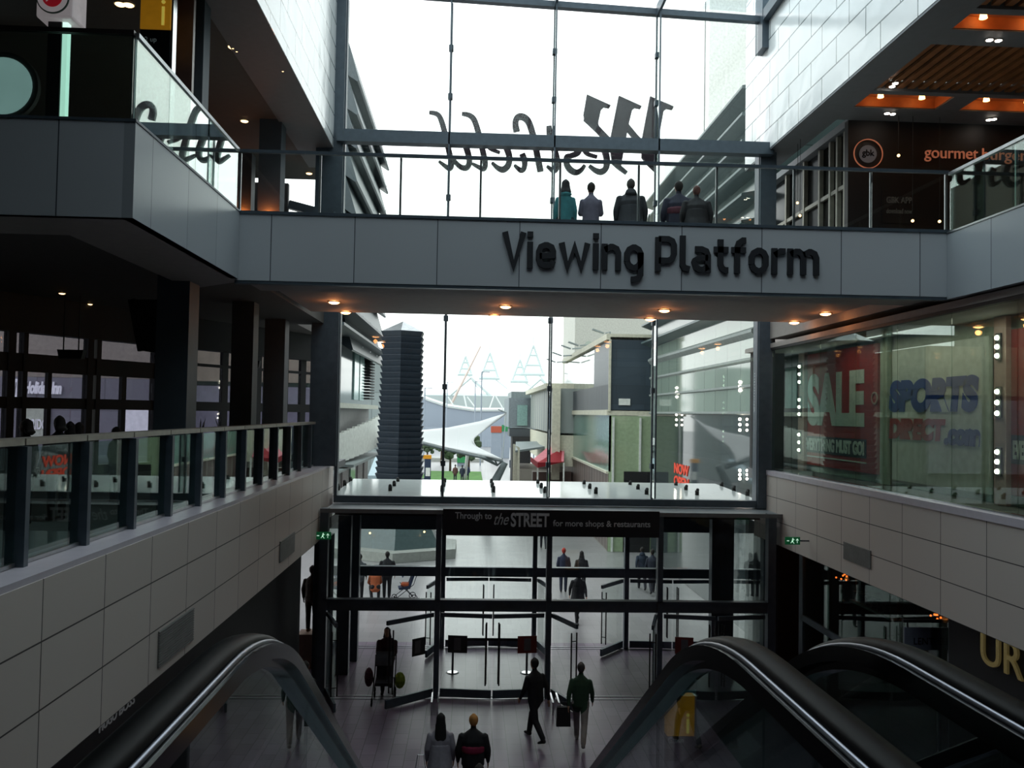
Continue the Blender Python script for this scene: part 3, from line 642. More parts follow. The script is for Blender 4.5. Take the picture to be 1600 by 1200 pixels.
# =================================================================== ESCALATORS
def escalator(xa, xb, lab):
    """descending away from the camera: level until y=2.1, then 30 degrees down to the hall floor"""
    t = thing('escalator', ((xa+xb)/2,2,0), lab, 'escalator')
    R = 1.55; A = math.radians(30); T = R*math.tan(A/2)
    def path(h, y0=-1.3):       # a line h above the tread line
        k = 2.48
        pts = [(y0, 5.55+h)]
        for i in range(13):
            th = A*i/12; pts.append((k-T+R*math.sin(th), 5.55+h-R*(1-math.cos(th))))
        L_ = 5.55/math.tan(A); yb, zb_ = k+L_, h
        for i in range(13):
            th = A*(1-i/12); pts.append((yb+T-R*math.sin(th), zb_+R*(1-math.cos(th))))
        pts.append((yb+1.6, h)); return pts
    prof = [(-.036,-.012),(-.041,.0),(-.04,.012),(-.034,.024),(-.024,.03),(0,.033),(.024,.03),(.034,.024),(.04,.012),(.041,.0),(.036,-.012),(.02,-.022),(-.02,-.022)]
    for x in (xa, xb):
        p = path(.865)
        top = [(p[0][0]-.28*math.sin(a), p[0][1]-.28+.28*math.cos(a)) for a in (PI, PI*.75, PI*.5, PI*.25)]
        bot = [(p[-1][0]+.28*math.sin(a), p[-1][1]-.28+.28*math.cos(a)) for a in (PI*.25, PI*.5, PI*.75, PI)]
        sd = 1 if x < 0 else -1; xr = x-sd*.016
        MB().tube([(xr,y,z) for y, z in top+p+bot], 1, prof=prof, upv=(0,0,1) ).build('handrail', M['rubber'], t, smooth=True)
        MB().tube([(x+sd*.031,y,z+.012) for y, z in p], .0062, 8).build('highlight_bead', M['bead'], t, smooth=True)  # handrail highlight put in as a narrow metal strip
        MB().tube([(x+sd*.038,y,z-.012) for y, z in p], 1, prof=[(-.014,-.02),(-.014,.02),(.014,.02),(.014,-.02)]).build('inner_profile', M['gloss_black'], t)
        q = path(.83)
        MB().tube([(x,y,z) for y, z in q], 1, prof=[(-.03,-.02),(-.03,.018),(.03,.018),(.03,-.02)]).build('handrail_guide', M['gloss_black'], t)
        # glass panels between skirt and handrail
        lo, hi = path(.02), path(.815)
        def interp(P, y):
            for (a, b), (c, d) in zip(P, P[1:]):
                if a <= y <= c: return b+(d-b)*(y-a)/(c-a+1e-9)
            return P[-1][1] if y > P[-1][0] else P[0][1]
        ys = [-1.2, .3, 1.75, 3.2, 4.65, 6.1, 7.55, 9.0, 10.45, 11.9, 13.2]
        for a, b in zip(ys, ys[1:]):
            n = 8; cols = [a+.004+(b-a-.008)*i/n for i in range(n+1)]
            pts = [(x-.006,y,interp(lo,y)) for y in cols]+[(x-.006,y,interp(hi,y)) for y in reversed(cols)]
            MB().prism(pts, (.012,0,0)).build('glass_panel', M['esc_glass'], t)
        d0 = path(.02); d1 = path(-.35); s = 1 if x == xb else -1
        pts = [(x-s*.06,y,z) for y, z in d0]+[(x-s*.06,y,z) for y, z in reversed(d1)]
        MB().prism(pts, (s*.2,0,0)).build('skirt', M['alu'], t)
    st = MB(); y = 2.2; z = 5.55
    st.box((xa+.08,-1.3,5.4),(xb-.08,2.2,5.56))
    n = 26; dz = 5.55/n; dy = dz/math.tan(A)
    for i in range(n):
        z -= dz; st.box((xa+.08,y,z-.3),(xb-.08,y+dy,z)); y += dy
    st.box((xa+.08,y,0),(xb-.08,y+1.4,.02)); st.build('steps', M['steel'], t)
escalator(-.555, .69, 'glass sided escalator with black handrails running down from the camera')
escalator(1.07, 2.315, 'neighbouring glass sided escalator with black handrails to the right')
# =================================================================== LEFT WALKWAY WINDOWS
WP = Vector((-9.45,18,0)); WD = Vector((3.05,6,0)).normalized(); WN = Vector((WD.y,-WD.x,0))
def wpt(px, z, o=0):
    p = PN(px, 640, WP, WN); return Vector((p.x,p.y,z))+WN*o
def wbar(mb, pa, pb, z0, z1, th=.12):
    a, b = wpt(pa,(z0+z1)/2), wpt(pb,(z0+z1)/2); mb.bar(a,b,th,z1-z0)
t = thing('walkway_window_wall', (-8,21,5.5), 'dark framed window wall of the left walkway looking onto the hotel', 'window wall'); t['kind'] = 'structure'
mb = MB(); wbar(mb,-260,505,8.47,9.24,.3); wbar(mb,-260,262,7.68,8.05); wbar(mb,262,505,8.06,8.13); wbar(mb,-260,505,6.93,7.16); wbar(mb,-260,505,5.5,5.7)
mb.build('transoms', M['black'], t)
for pa, pb in ((-260,-200),(-100,-60),(6,18),(30,37),(131,140),(145,152),(236,300),(364,404),(413,446),(494,506)):
    mb = MB(); wbar(mb,pa,pb,5.7,8.85,.16); mb.build('mullion', M['black'], t)
for pa, pb, za, zb_ in ((71,77,5.7,7.96),(187,194,5.7,7.96),(344,353,5.7,8.85),(467,475,5.7,8.85)):
    mb = MB(); wbar(mb,pa,pb,za,zb_,.1); mb.build('slim_mullion', M['black'], t)
cuts = [-200,-100,-60,6,37,131,152,236,300,344,353,364,404,413,446,467,475,494]
for pa, pb in ((-200,-100),(-60,6),(18,30),(37,131),(152,236),(300,344),(353,364),(404,413),(446,467),(475,494)):
    mb = MB(); wbar(mb,pa,pb,5.72,8.84,.02); mb.build('window_pane', M['dim_glass'], t)
struct('floor_walkway_far', MB().prism([(-26,24.01,5.25),(-3.97,24.01,5.25),(-3.97,29,5.25),(-26,29,5.25)],(0,0,.2)), M['mid_wall'])
struct('wall_walkway_end', MB().box((-26,8,5.5),(-25.8,9,9.2)), M['dark_wall'])
# hanging speakers/heaters silhouettes by the windows
for i, (px, py, lab) in enumerate([(51,548,'dark box heater hanging in front of the hotel windows'),(204,556,'dark box heater hanging left of the wide column'),(339,564,'dark box heater hanging between the two wide columns'),(455,575,'small dark box heater hanging by the corner column')]):
    p = wpt(px, 8.5, 1.0); z = PN(px,py,p,WN).z
    t = thing('hanging_heater', (p.x,p.y,z), lab, 'heater', 'hanging heaters by the walkway windows')
    MB().prism([(p.x-.2,p.y,z-.1),(p.x+.24,p.y,z-.1),(p.x+.28,p.y,z+.08),(p.x-.24,p.y,z+.08)],(0,.18,0)).build('housing', M['black'], t)
    MB().box((p.x-.16,p.y+.08,z+.08),(p.x-.14,p.y+.1,9.24)).box((p.x+.14,p.y+.08,z+.08),(p.x+.16,p.y+.1,9.24)).build('hanger_rods', M['black'], t)
# dark sloped bulkhead panel beside the wide column
p0 = PY(207,468,16); p1 = PY(250,468,16); p2 = PY(250,552,16); p3 = PY(222,548,16)
struct('ceiling_bulkhead', MB().prism([p0,p1,p2,p3],(0,.25,0)).bar(p0,p3,.12,.12), [M['black'],M['lip']])
# leafy pot plants by the rail
M['leafdark'] = mat('dark_leaf', '20261c', .6)
for i, (px, lab) in enumerate([(312,'dark spiky pot plant by the walkway rail, nearer one'),(352,'dark spiky pot plant by the walkway rail, farther one')]):
    p = PY(px, 665, 16.5+i*.9); t = thing('pot_plant', (p.x,p.y,5.5), lab, 'plant', 'spiky plants by the walkway rail')
    MB().tube([(p.x,p.y,5.5),(p.x,p.y,6.1)],[.14,.19],12).build('pot', M['black'], t); mb = MB(); random.seed(i)
    for k in range(12):
        a = random.uniform(0,2*PI); l = random.uniform(.35,.75); s_ = random.uniform(.1,.35)
        mb.tube([(p.x,p.y,6.08),(p.x+s_*.4*math.cos(a),p.y+s_*.4*math.sin(a),6.1+l*.6),(p.x+s_*math.cos(a),p.y+s_*math.sin(a),6.1+l)],[.02,.018,.003],5)
    mb.build('leaves', M['leafdark'], t)
# =================================================================== LEFT UPPER GALLERY
def op(px, y): return PY(px, 300, y).x
struct('wall_gallery_end', MB().box((-26,27.4,Z2),(op(407,27.4),27.6,13.9)).box((op(420,27.4),27.4,Z2),(op(450,27.4),27.6,13.9)).box((op(407,27.4),27.4,Z2),(op(420,27.4),27.6,PY(414,303,27.4).z)), M['dark_wall'])
struct('wall_gallery_left_inner', MB().box((-26,16.6,Z2),(-9.2,16.8,13.9)), M['dark_wall'])
struct('trim_gallery_truss', MB().bar(PY(452,320,27.5),PY(520,338,27.5),.25,.25), M['steel'])
# round window
p = PY(3,133,16.4); 
M['pale_lit'] = emit('round_window_glow', 'a9c0c2', .55)
t = thing('round_window', (p.x,16.5,p.z-.55), 'round pale window in the dark wall behind the left upper gallery glass', 'window'); t['kind'] = 'structure'
MB().tube([(p.x,16.55,p.z),(p.x,16.44,p.z)],.62,36).build('frame', M['mid_wall'], t)
MB().tube([(p.x,16.45,p.z),(p.x,16.42,p.z)],.52,36).build('pane', M['pale_lit'], t)
# restaurant lightbox sign on a pole
M['box_white'] = mat('lightbox_white', 'cfc6c8', .4, emis='cfc6c8', estr=.22)
M['logo_red'] = mat('logo_red', 'a01c28', .4, emis='a01c28', estr=.3)
M['logo_green'] = mat('logo_ring', '4b6a5c', .5)
a = PY(55,0,11.6); b = PY(112,27,11.6); zc = PY(83,-4,11.6).z; cx = PY(82,0,11.6).x
t = thing('lightbox_sign', (cx,11.8,Z2), 'white box sign with round red restaurant emblem on a dark pole, left upper gallery', 'sign')
MB().box((a.x,11.62,b.z),(b.x,12.05,b.z+.58)).build('box', M['box_white'], t, bevel=.03)
MB().tube([(cx,11.62,zc),(cx,11.6,zc)],.205,40).build('emblem_ring', M['logo_green'], t)
MB().tube([(cx,11.6,zc),(cx,11.595,zc)],.19,40).build('emblem_field', M['box_white'], t)
MB().tube([(cx,11.595,zc),(cx,11.588,zc)],.125,40).build('emblem_disc', M['logo_red'], t)
text_mesh('JW', (cx-.075,11.586,zc-.06), (1,0,0), (0,0,1), .15, .12, .004, M['box_white'], 'emblem_letters', t, 0, .3)
MB().box((PY(76,100,11.8).x,11.75,Z2),(PY(97,100,11.8).x,11.9,b.z)).build('pole', M['black'], t)
M['strip'] = emit('daylight_slit_glow', 'd9fff0', .95)  # glowing strip stands in for daylight seen through a slit
MB().box((PY(98,100,11.8).x,11.76,Z2),(PY(106,100,11.8).x,11.86,b.z)).build('daylight_slit', M['strip'], t)
# yellow totem upper
M['yellow'] = mat('totem_yellow', 'c98a1c', .4, emis='c98a1c', estr=.2)  # faint glow put into the yellow to brighten the totem behind glass
M['glyph'] = mat('totem_glyph', 'e8d25a', .5, emis='e8d25a', estr=.35)
M['white_ink'] = mat('white_ink', 'b4b8ba', .5)
def totem(x, y, z, wd, h, hy, lab):
    t = thing('information_totem', (x,y,z), lab, 'sign', None)
    MB().box((x-wd/2,y-.09,z),(x+wd/2,y+.09,z+h-hy)).build('black_panel', M['gloss_black'], t, bevel=.01)
    MB().box((x-wd/2,y-.1,z+h-hy),(x+wd/2,y+.1,z+h)).build('yellow_head', M['yellow'], t, bevel=.01)
    MB().tube([(x+wd*.25,y-.1,z+h-hy*.47),(x+wd*.25,y-.11,z+h-hy*.47)],.028,14).box((x+wd*.25-.02,y-.11,z+h-hy*.92),(x+wd*.25+.02,y-.1,z+h-hy*.56)).build('information_glyph', M['glyph'], t)
    MB().box((x+wd/2,y-.08,z),(x+wd/2+.03,y+.08,z+h)).build('edge_strip', M['chrome'], t)
    return t
p = PY(246,50,13.2); tt = totem(p.x, 13.2, Z2, .44, PY(246,-30,13.2).z-Z2, PY(246,-30,13.2).z-p.z, 'tall yellow and black information totem on the left upper gallery')
q = PY(226,67,13.1); text_mesh('2 up', (q.x,13.1,q.z), (1,0,0), (0,0,1), .17, .09, .008, M['white_ink'], 'lettering', tt)
p = PY(1062,1085,14.6); tt = totem(p.x, 14.6, 0, .45, p.z, .64, 'yellow and black information totem on the hall floor behind the right handrail')
q = PY(1044,1160,14.49); text_mesh('Groun', (q.x,14.49,q.z), (1,0,0), (0,0,1), .25, .08, .008, M['white_ink'], 'lettering', tt)
M['brownpanel'] = mat('brown_glass_panel', '4d3b36', .3)
p = PY(288,0,13.8); struct('wall_gallery_panel', MB().box((PY(272,100,13.9).x,13.85,Z2),(PY(302,100,13.9).x,13.95,13.9)), M['brownpanel'])
# =================================================================== RIGHT UPPER GALLERY: burger restaurant front
YR = 20.72
struct('ceiling_restaurant', MB().box((9.0,YR+.21,14.12),(20,27.9,14.3)), M['lip'])
struct('wall_restaurant_front', MB().box((8.85,YR,Z2),(20,YR+.2,14.12)), M['black'], 'black restaurant front of the right upper gallery')
M['copper'] = mat('copper_letter', 'd08060', .4, emis='d08060', estr=.25)
p = PY(1357,240,YR-.05); t = thing('round_restaurant_sign', (p.x,YR-.05,p.z-.35), 'round sign with letters gbk in a copper ring on the black restaurant front', 'sign')
mb = MB(); R_ = .345
for k in range(48):
    a0, a1 = 2*PI*k/48, 2*PI*(k+1)/48
    mb.bar((p.x+R_*math.cos(a0),YR-.04,p.z+R_*math.sin(a0)),(p.x+R_*math.cos(a1),YR-.04,p.z+R_*math.sin(a1)),.02,.03,(0,1,0))
mb.build('ring', M['copper'], t)
M['dim_disc'] = mat('dim_disc', '3c3a3b', .5, emis='3c3a3b', estr=.8)
MB().tube([(p.x,YR-.01,p.z),(p.x,YR-.03,p.z)],.21,36).build('disc', M['dim_disc'], t)
text_mesh('gbk', (p.x-.15,YR-.035,p.z-.1), (1,0,0), (0,0,1), .3, .2, .01, M['gloss_black'], 'lettering', t, .02)
a = PY(1444,252,YR-.03); b = PY(1690,252,YR-.03); c = PY(1500,233,YR-.03); d = PY(1500,254,YR-.03)
t = thing('restaurant_name_lettering', (a.x,YR-.03,d.z), 'copper lettering gourmet burger kitchen on the black restaurant front', 'sign')
W_ = b.x-a.x; H_ = c.z-d.z+.03
for wd_, f0, f1, dz_, hs in (('gourmet',0,.338,0,1),('burger',.365,.645,0,1.0),('kitchen',.675,1,.06,.95)): text_mesh(wd_, (a.x+W_*f0,YR-.03,d.z+dz_), (1,0,0), (0,0,1), W_*(f1-f0), H_*hs*(.86 if wd_ == 'gourmet' else 1), .03, M['copper'], 'lettering', t)
# window wall to the left of it, running away
M['window_cream'] = mat('pale_window_frame', '8f8c80', .5)
t = thing('restaurant_window_wall', (9.08,24.6,Z2), 'pale framed restaurant side windows running back behind the platform', 'window wall'); t['kind'] = 'structure'
MB().box((9.2,21.0,Z2),(9.26,27.8,14.1)).build('dark_glazing', M['gloss_black'], t)
for y in (21.05,21.5,21.95,22.4,23.1,24.2,25.6,27.2): MB().box((9.08,y-.05,Z2),(9.19,y+.05,14.1)).build('mullion', M['window_cream'], t)
MB().box((9.1,21.0,11.3),(9.18,27.2,11.38)).box((9.1,21.0,12.7),(9.18,27.2,12.8)).build('glazing_bar', M['window_cream'], t)
for i, (px, py, yy) in enumerate([(1246,317,22.6),(1250,337,22.2),(1184,336,24.6),(1404,243,20.3),(1426,345,20.3),(1468,346,20.3)]):  # lamp reflections in the restaurant glazing, built as hanging bulbs
    p = PY(px,py,yy); t = thing('bulb_reflection', p, 'small amber bulb put in for a lamp reflection in the dark restaurant glazing', 'lamp', 'amber bulb reflections of the restaurant')
    MB().ball(p,.035,10).build('bulb', M['lit_small'], t); MB().tube([(p.x,p.y,p.z+.03),(p.x,p.y,14.1 if yy > 21 else 14.12)],.006,5).build('cord', M['black'], t)
t = thing('window_poster', PY(1405,320,YR-.02), 'dim poster about an app behind the restaurant glazing', 'poster')
p = PY(1385,335,YR-.02); q = PY(1425,300,YR-.02); M['faint'] = mat('faint_ink', '3b3a36', .7, emis='3b3a36', estr=.3)
MB().box((p.x-.1,YR-.02,p.z-.2),(q.x+.1,YR-.005,q.z+.1)).build('sheet', M['black'], t)
text_mesh('GBK APP', (p.x,YR-.022,(p.z+q.z)/2), (1,0,0),(0,0,1), q.x-p.x, .15, .003, M['faint'], 'lettering', t, .02)
text_mesh('download now', (p.x,YR-.022,(p.z+q.z)/2-.25), (1,0,0),(0,0,1), q.x-p.x, .12, .003, M['faint'], 'lettering', t, .02)
# =================================================================== RIGHT WALKWAY LEVEL: sports shop behind glass
ys = [23.35,21.9,20.1,18.2,16.4,14.5,12.7,10.9,9.1,7.3,5.5]
t = thing('shop_glazing', (8.0,14,5.62), 'tall frameless green glazing of the sports shop above the right parapet', 'shop window'); t['kind'] = 'structure'
for a, b in zip(ys, ys[1:]): MB().box((7.96,b+.012,5.64),(7.98,a-.012,8.8)).build('glass_pane', M['tint'], t)
MB().box((7.93,5.5,8.8),(8.03,23.35,8.86)).build('head_channel', M['black'], t)
MB().box((7.93,5.5,5.62),(8.03,23.35,5.66)).build('sill_channel', M['chrome'], t)
struct('ceiling_sports_shop', MB().box((XR+.07,-4,8.86),(20,25.6,8.98)), M['soffit'])
XS = 9.3
M['shop_pale'] = mat('shop_pale_wall', 'b9bfae', .7); M['shop_red'] = mat('shop_red', 'b02a24', .5); M['shop_dark'] = mat('shop_dark_band', '27323a', .5)
M['shop_white'] = mat('shop_white', 'dfe3dc', .6); M['shop_blue'] = mat('shop_blue', '1f3f9a', .5); M['shop_pink'] = mat('shop_column_pinkish', 'c4a298', .6)
def XY(px, py, x=XS): return PX(px, py, x)
struct('wall_sports_shop', MB().box((XS+.1,4,5.56),(XS+.25,25.3,8.86)), M['shop_pale'])
struct('wall_sports_shop_end', MB().box((8.05,25.3,5.56),(12,25.5,8.86)), M['dark_wall'])
def panel(name, pa, pb, z0, z1, m, x0, x1, parent=None):
    a, b = XY(pa,640).y, XY(pb,640).y; return MB().box((x0,a,z0),(x1,b,z1)).build(name, m, parent)
t = thing('sale_banner', (XS,XY(1315,640).y,5.7), 'large red SALE banner with white letters behind the shop glass', 'banner')
zt = XY(1300,548).z; zb1 = XY(1310,722).z
a, b = XY(1261,640).y, XY(1371,640).y
MB().box((XS,a,5.75),(XS+.08,b,zt)).build('cloth', M['shop_red'], t)
def wall_text(txt, pa, pb, z0, z1, m, parent, bold=.03, x=XS, shear=0, nm='lettering'):
    a, b = PX(pa,640,x).y, PX(pb,640,x).y
    return text_mesh(txt, (x-.005,a,z0), (0,-1,0), (0,0,1), a-b, z1-z0, .015, m, nm, parent, bold, shear)
wall_text('SALE', 1263, 1351, XY(1348,668).z, XY(1348,576).z, M['shop_white'], t, .05)
a2, b2 = XY(1256,640).y, XY(1354,640).y; z0, z1 = XY(1340,715).z, XY(1340,686).z
MB().box((XS-.012,a2,z0),(XS,b2,z1)).build('dark_band', M['shop_dark'], t)
wall_text('EVERYTHING MUST GO!', 1258, 1351, z0+.06, z1-.05, M['shop_white'], t, .04, XS-.013)
MB().box((XS-.02,a2,z0-.12),(XS,b2,z0-.09)).build('trim_line', M['shop_white'], t)
wall_text('O', 1362, 1372, XY(1367,632).z, XY(1367,612).z, M['shop_pink'], t, .0)
t = thing('shop_board', (XS,XY(1460,640).y,5.7), 'pale shop board reading SPORTS DIRECT.com in blue and red letters', 'sign')
a, b = XY(1394,640).y, XY(1545,640).y
MB().box((XS,a,5.7),(XS+.08,b,8.55)).build('board', M['shop_white'], t)
wall_text('SPORTS', 1390, 1530, XY(1460,644).z, XY(1460,590).z, M['shop_blue'], t, .07, shear=.12)
wall_text('DIRECT', 1390, 1478, XY(1435,688).z, XY(1435,654).z, M['shop_red'], t, .07, shear=.12)
wall_text('.com', 1476, 1532, XY(1505,697).z, XY(1505,669).z, M['shop_blue'], t, .07, shear=.12)
t = thing('red_banner', (XS,XY(1600,640).y,5.7), 'dark red banner beyond the pink lit column at the right edge', 'banner')
a, b = XY(1574,640).y, XY(1700,640).y
MB().box((XS,a,5.75),(XS+.08,b,8.6)).build('cloth', M['shop_red'], t)
MB().box((XS-.012,a-.05,XY(1590,725).z),(XS,b,XY(1590,680).z)).build('dark_band', M['shop_dark'], t)
wall_text('EVERYTHING MUST GO!', 1584, 1712, XY(1590,718).z, XY(1590,688).z, M['shop_white'], t, .04, XS-.013)
struct('column_shop_pilaster', MB().box((XS-.04,PX(1375,640,XS-.04).y,5.56),(XS+.08,PX(1386,640,XS-.04).y,8.86)), M['shop_pale'])
for (pa, pb, grp, lab) in [(1247,1256,[(570,600),(622,650),(676,706)],'narrow column of white spotlights at the far end of the shop glass'),(1553,1572,[(525,560),(608,650),(702,740)],'pinkish column carrying three clusters of white spotlights')]:
    a, b = PX(pa,640,9.2).y, PX(pb,640,9.2).y; c = (a+b)/2
    t = thing('spotlight_column', (9.25,c,5.56), lab, 'lamp column', 'spotlight columns in the sports shop')
    MB().box((9.2,b,5.56),(9.29,a,8.84)).build('shaft', M['shop_pink'], t)
    for p0_, p1_ in grp:
        MB().box((9.16,c-.07,PX(pa,p1_,9.16).z-.04),(9.2,c+.07,PX(pa,p0_,9.16).z+.04)).build('lamp_plate', M['black'], t)
        for k in range(3):
            z = PX(pa, p0_+(p1_-p0_)*(.1+.4*k), 9.15).z
            MB().ball((9.15,c,z),.045,12).build('spot_lens', M['lit_white'], t)
area('shop_ceiling_lamp', (8.65,17,8.8), (0,0,0), .5, 10, 'ffe8d8', 55)
# =================================================================== RIGHT, LOWER LEVEL
t = thing('shop_glazing', (8.4,15,0), 'dark ground level shop window under the right parapet', 'shop window'); t['kind'] = 'structure'
for a, b in ((22.2,19.9),(19.85,17.6),(17.55,15.35),): MB().box((8.4,b,.1),(8.42,a,3.7)).build('glass_pane', M['tint'], t)
MB().box((8.38,22.2,0),(8.46,22.45,3.78)).box((8.38,15.2,0),(8.5,15.35,3.78)).box((8.38,15.2,0),(8.46,22.3,.1)).box((8.38,15.2,1.95),(8.46,22.3,2.1)).build('frame', M['steel'], t)
struct('wall_shop_back_right', MB().box((12,-6,0),(12.2,24,3.7)), M['mid_wall'])
struct('wall_shop_end_right', MB().box((XR+.35,23.6,0),(12,23.8,3.7)), M['dark_wall'])
struct('wall_lower_right', MB().box((8.25,-6,0),(8.45,15.1,3.78)), M['black'], 'black ground level shop fascia under the right parapet')
M['gold'] = mat('gold_letters', 'b9a56a', .25, .8, emis='b9a56a', estr=.08)
a = PX(1535,1000,8.24); t = thing('fashion_shop_lettering', (8.24,a.y,3.1), 'tall gold letters beginning URB on the black shop fascia, lower right', 'sign')
z0 = PX(1545,1039,8.24).z; z1 = PX(1545,986,8.24).z
text_mesh('URBAN OUTFITTERS', (8.245,a.y,z0), (0,-1,0), (0,0,1), 7.9, z1-z0, .04, M['gold'], 'lettering', t, .0)
t = thing('hanging_sign', (PX(1440,1000,8.9)), 'small grey hanging sign with dark letters inside the lower right shop window', 'sign')
p = PY(1411,968,16.0); q = PY(1470,1016,16.0)
M['slate'] = mat('slate_sign', '59606c', .6)
MB().box((p.x+.03,16.0,q.z),(q.x-.06,16.03,p.z-.14)).build('sign_panel', M['slate'], t)
MB().box((p.x,15.98,p.z-.05),(q.x,16.05,p.z)).box((q.x-.05,15.98,0.0),(q.x,16.05,p.z)).box((p.x+.08,16,p.z-.15),(p.x+.1,16.03,p.z-.05)).box((q.x-.16,16,p.z-.15),(q.x-.14,16.03,p.z-.05)).build('bracket', M['black'], t)
text_mesh('LENT', (p.x+.2,15.998,q.z+.1), (1,0,0), (0,0,1), .36, .12, .004, M['gloss_black'], 'lettering', t)
t = thing('display_shelf', PY(1375,955,19), 'sloping row of small pots on a shelf in the lower right shop window', 'shelf')
p = PX(1337,938,9.0); q = PX(1402,968,9.0)
MB().bar(p,q,.3,.05).build('shelf_board', M['alu'], t)
MB().box((9.0,p.y-.03,p.z),(9.05,p.y+.0,3.7)).box((9.0,q.y,q.z),(9.05,q.y+.03,3.7)).build('hanger', M['black'], t)
M['pot'] = mat('dark_pot', '2f3038', .5)
for k in range(7):
    r_ = Vector(p).lerp(q, (k+.5)/7); 
    o = MB().tube([(r_.x,r_.y,r_.z+.03),(r_.x,r_.y,r_.z+.2)],[.08,.1],10).tube([(r_.x,r_.y,r_.z+.2),(r_.x,r_.y,r_.z+.23)],.11,10).build('small_pot', M['pot'])
    tag(o, 'small dark pot standing in the row on the shop window shelf', 'pot', 'pots on the window shelf')
for i, (px, py, yy, lab) in enumerate([(1315,902,21,'cluster of orange glowing bulbs in the lower right shop, farther one'),(1465,964,17.5,'cluster of orange glowing bulbs in the lower right shop, above the hanging sign')]):
    p = PY(px,py,yy); t = thing('bulb_cluster', p, lab, 'lamp'); random.seed(i+5)
    M['ember'] = M.get('ember') or emit('ember_bulb', 'ff6a2a', 5)
    for k in range(7):
        c = Vector((p.x+random.uniform(-.14,.14),p.y,p.z+random.uniform(-.08,.08))); MB().ball(c,.022,8).build('bulb', M['ember'], t)
    MB().tube([(p.x,p.y,p.z+.1),(p.x,p.y,3.7)],.01,5).build('cord', M['black'], t)
    point('ember_glow', (p.x,p.y-.2,p.z), 'ff8040', 2, .05, t)
# left lower: name lettering and mannequin plinth
a = PX(155,1140,-4.19); b = PX(210,1096,-4.19); z0 = PX(158,1143,-4.19).z
t = thing('small_shop_lettering', (-4.19,a.y,z0), 'small pale letters HUGO BOSS on the black fascia, lower left', 'sign')
M['pale_ink'] = mat('pale_letter', '85888a', .5, emis='85888a', estr=.15)
text_mesh('HUGO', (-4.195,a.y,z0), (0,1,0), (0,0,1), (b.y-a.y)*.47, .12, .012, M['pale_ink'], 'lettering', t); text_mesh('BOSS', (-4.195,a.y+(b.y-a.y)*.55,z0), (0,1,0), (0,0,1), (b.y-a.y)*.45, .12, .012, M['pale_ink'], 'lettering', t)
M['plinth'] = mat('kraft_plinth', '9a7a66', .7)
p = PZ(485,1040,0)
tag(MB().box((p.x-.32,24.7,0),(p.x+.32,25.3,.92)).build('display_plinth', M['plinth']), 'brown display plinth under the standing mannequin left of the doors', 'plinth')
# =================================================================== OUTSIDE
def BX(px0, py0, px1, py1, Y, dep):      # box whose street-facing face spans the given sight lines at distance Y
    a = PY(px0,(py0+py1)/2,Y); b = PY(px1,(py0+py1)/2,Y); c = PY((px0+px1)/2,py0,Y); d = PY((px0+px1)/2,py1,Y)
    return (a.x,Y,d.z), (b.x,Y+dep,c.z)
# ---- louvred ventilation tower
TX, TY = PY(627,640,45).x, 45.0
M['tower'] = mat('slate_louvre', '25313d', .5, var=.15); M['tower2'] = mat('tower_glass_base', '4b5a5c', .2)
M['stone'] = mat('plinth_stone', '9b9d98', .6)
t = thing('louvred_tower', (TX,TY,0), 'tall dark hexagonal louvred ventilation tower on a stone base in the street', 'tower')
def hexr(r, z, n=6, ph=PI/6): return [(TX+r*math.cos(ph+2*PI*k/n), TY+r*math.sin(ph+2*PI*k/n), z) for k in range(n)]
mb = MB(); rows = 30; z0, z1 = 2.2, PY(627,519,TY).z
rings = []
for i in range(rows):
    f0 = i/rows; za = z0+(z1-z0)*f0; zb_ = z0+(z1-z0)*(i+1)/rows; r0 = 1.36-.2*min(1,f0*1.3)
    rings += [hexr(r0-.1,za,ph=PI/2), hexr(r0+.03,zb_-.02,ph=PI/2), hexr(r0+.03,zb_,ph=PI/2)]
vs = [v for r in rings for v in r]; fs = [(i*6+k,i*6+(k+1)%6,(i+1)*6+(k+1)%6,(i+1)*6+k) for i in range(len(rings)-1) for k in range(6)]
fs += [tuple(range(6)), tuple(range(len(vs)-6,len(vs)))]; mb.add(vs, fs); mb.build('louvre_shaft', M['tower'], t)
mb = MB(); top = hexr(1.16,z1,ph=PI/2); ap = (TX,TY,z1+.55)
mb.add(top+[ap], [(k,(k+1)%6,6) for k in range(6)]+[tuple(range(6))]); mb.build('cap', M['alu'], t)
mb = MB(); a, b = hexr(1.4,2.2,ph=PI/2), hexr(2.4,.45,ph=PI/2); mb.add(a+b, [(k,(k+1)%6,(k+1)%6+6,k+6) for k in range(6)]+[tuple(range(6)),tuple(range(6,12))]); mb.build('flared_base', M['tower2'], t)
mb = MB(); a, b = hexr(3.3,.0,ph=PI/2), hexr(3.3,.45,ph=PI/2); mb.add(a+b, [(k,(k+1)%6,(k+1)%6+6,k+6) for k in range(6)]+[tuple(range(6)),tuple(range(6,12))]); mb.build('stone_plinth', M['stone'], t)
for px, py in ((578,833),(605,843),(621,846),(663,831)):
    p = PY(px,py,TY-1.5); MB().ball((p.x,p.y,max(p.z,.62)),.05,8).build('base_lamp', M['lit_small'], t)
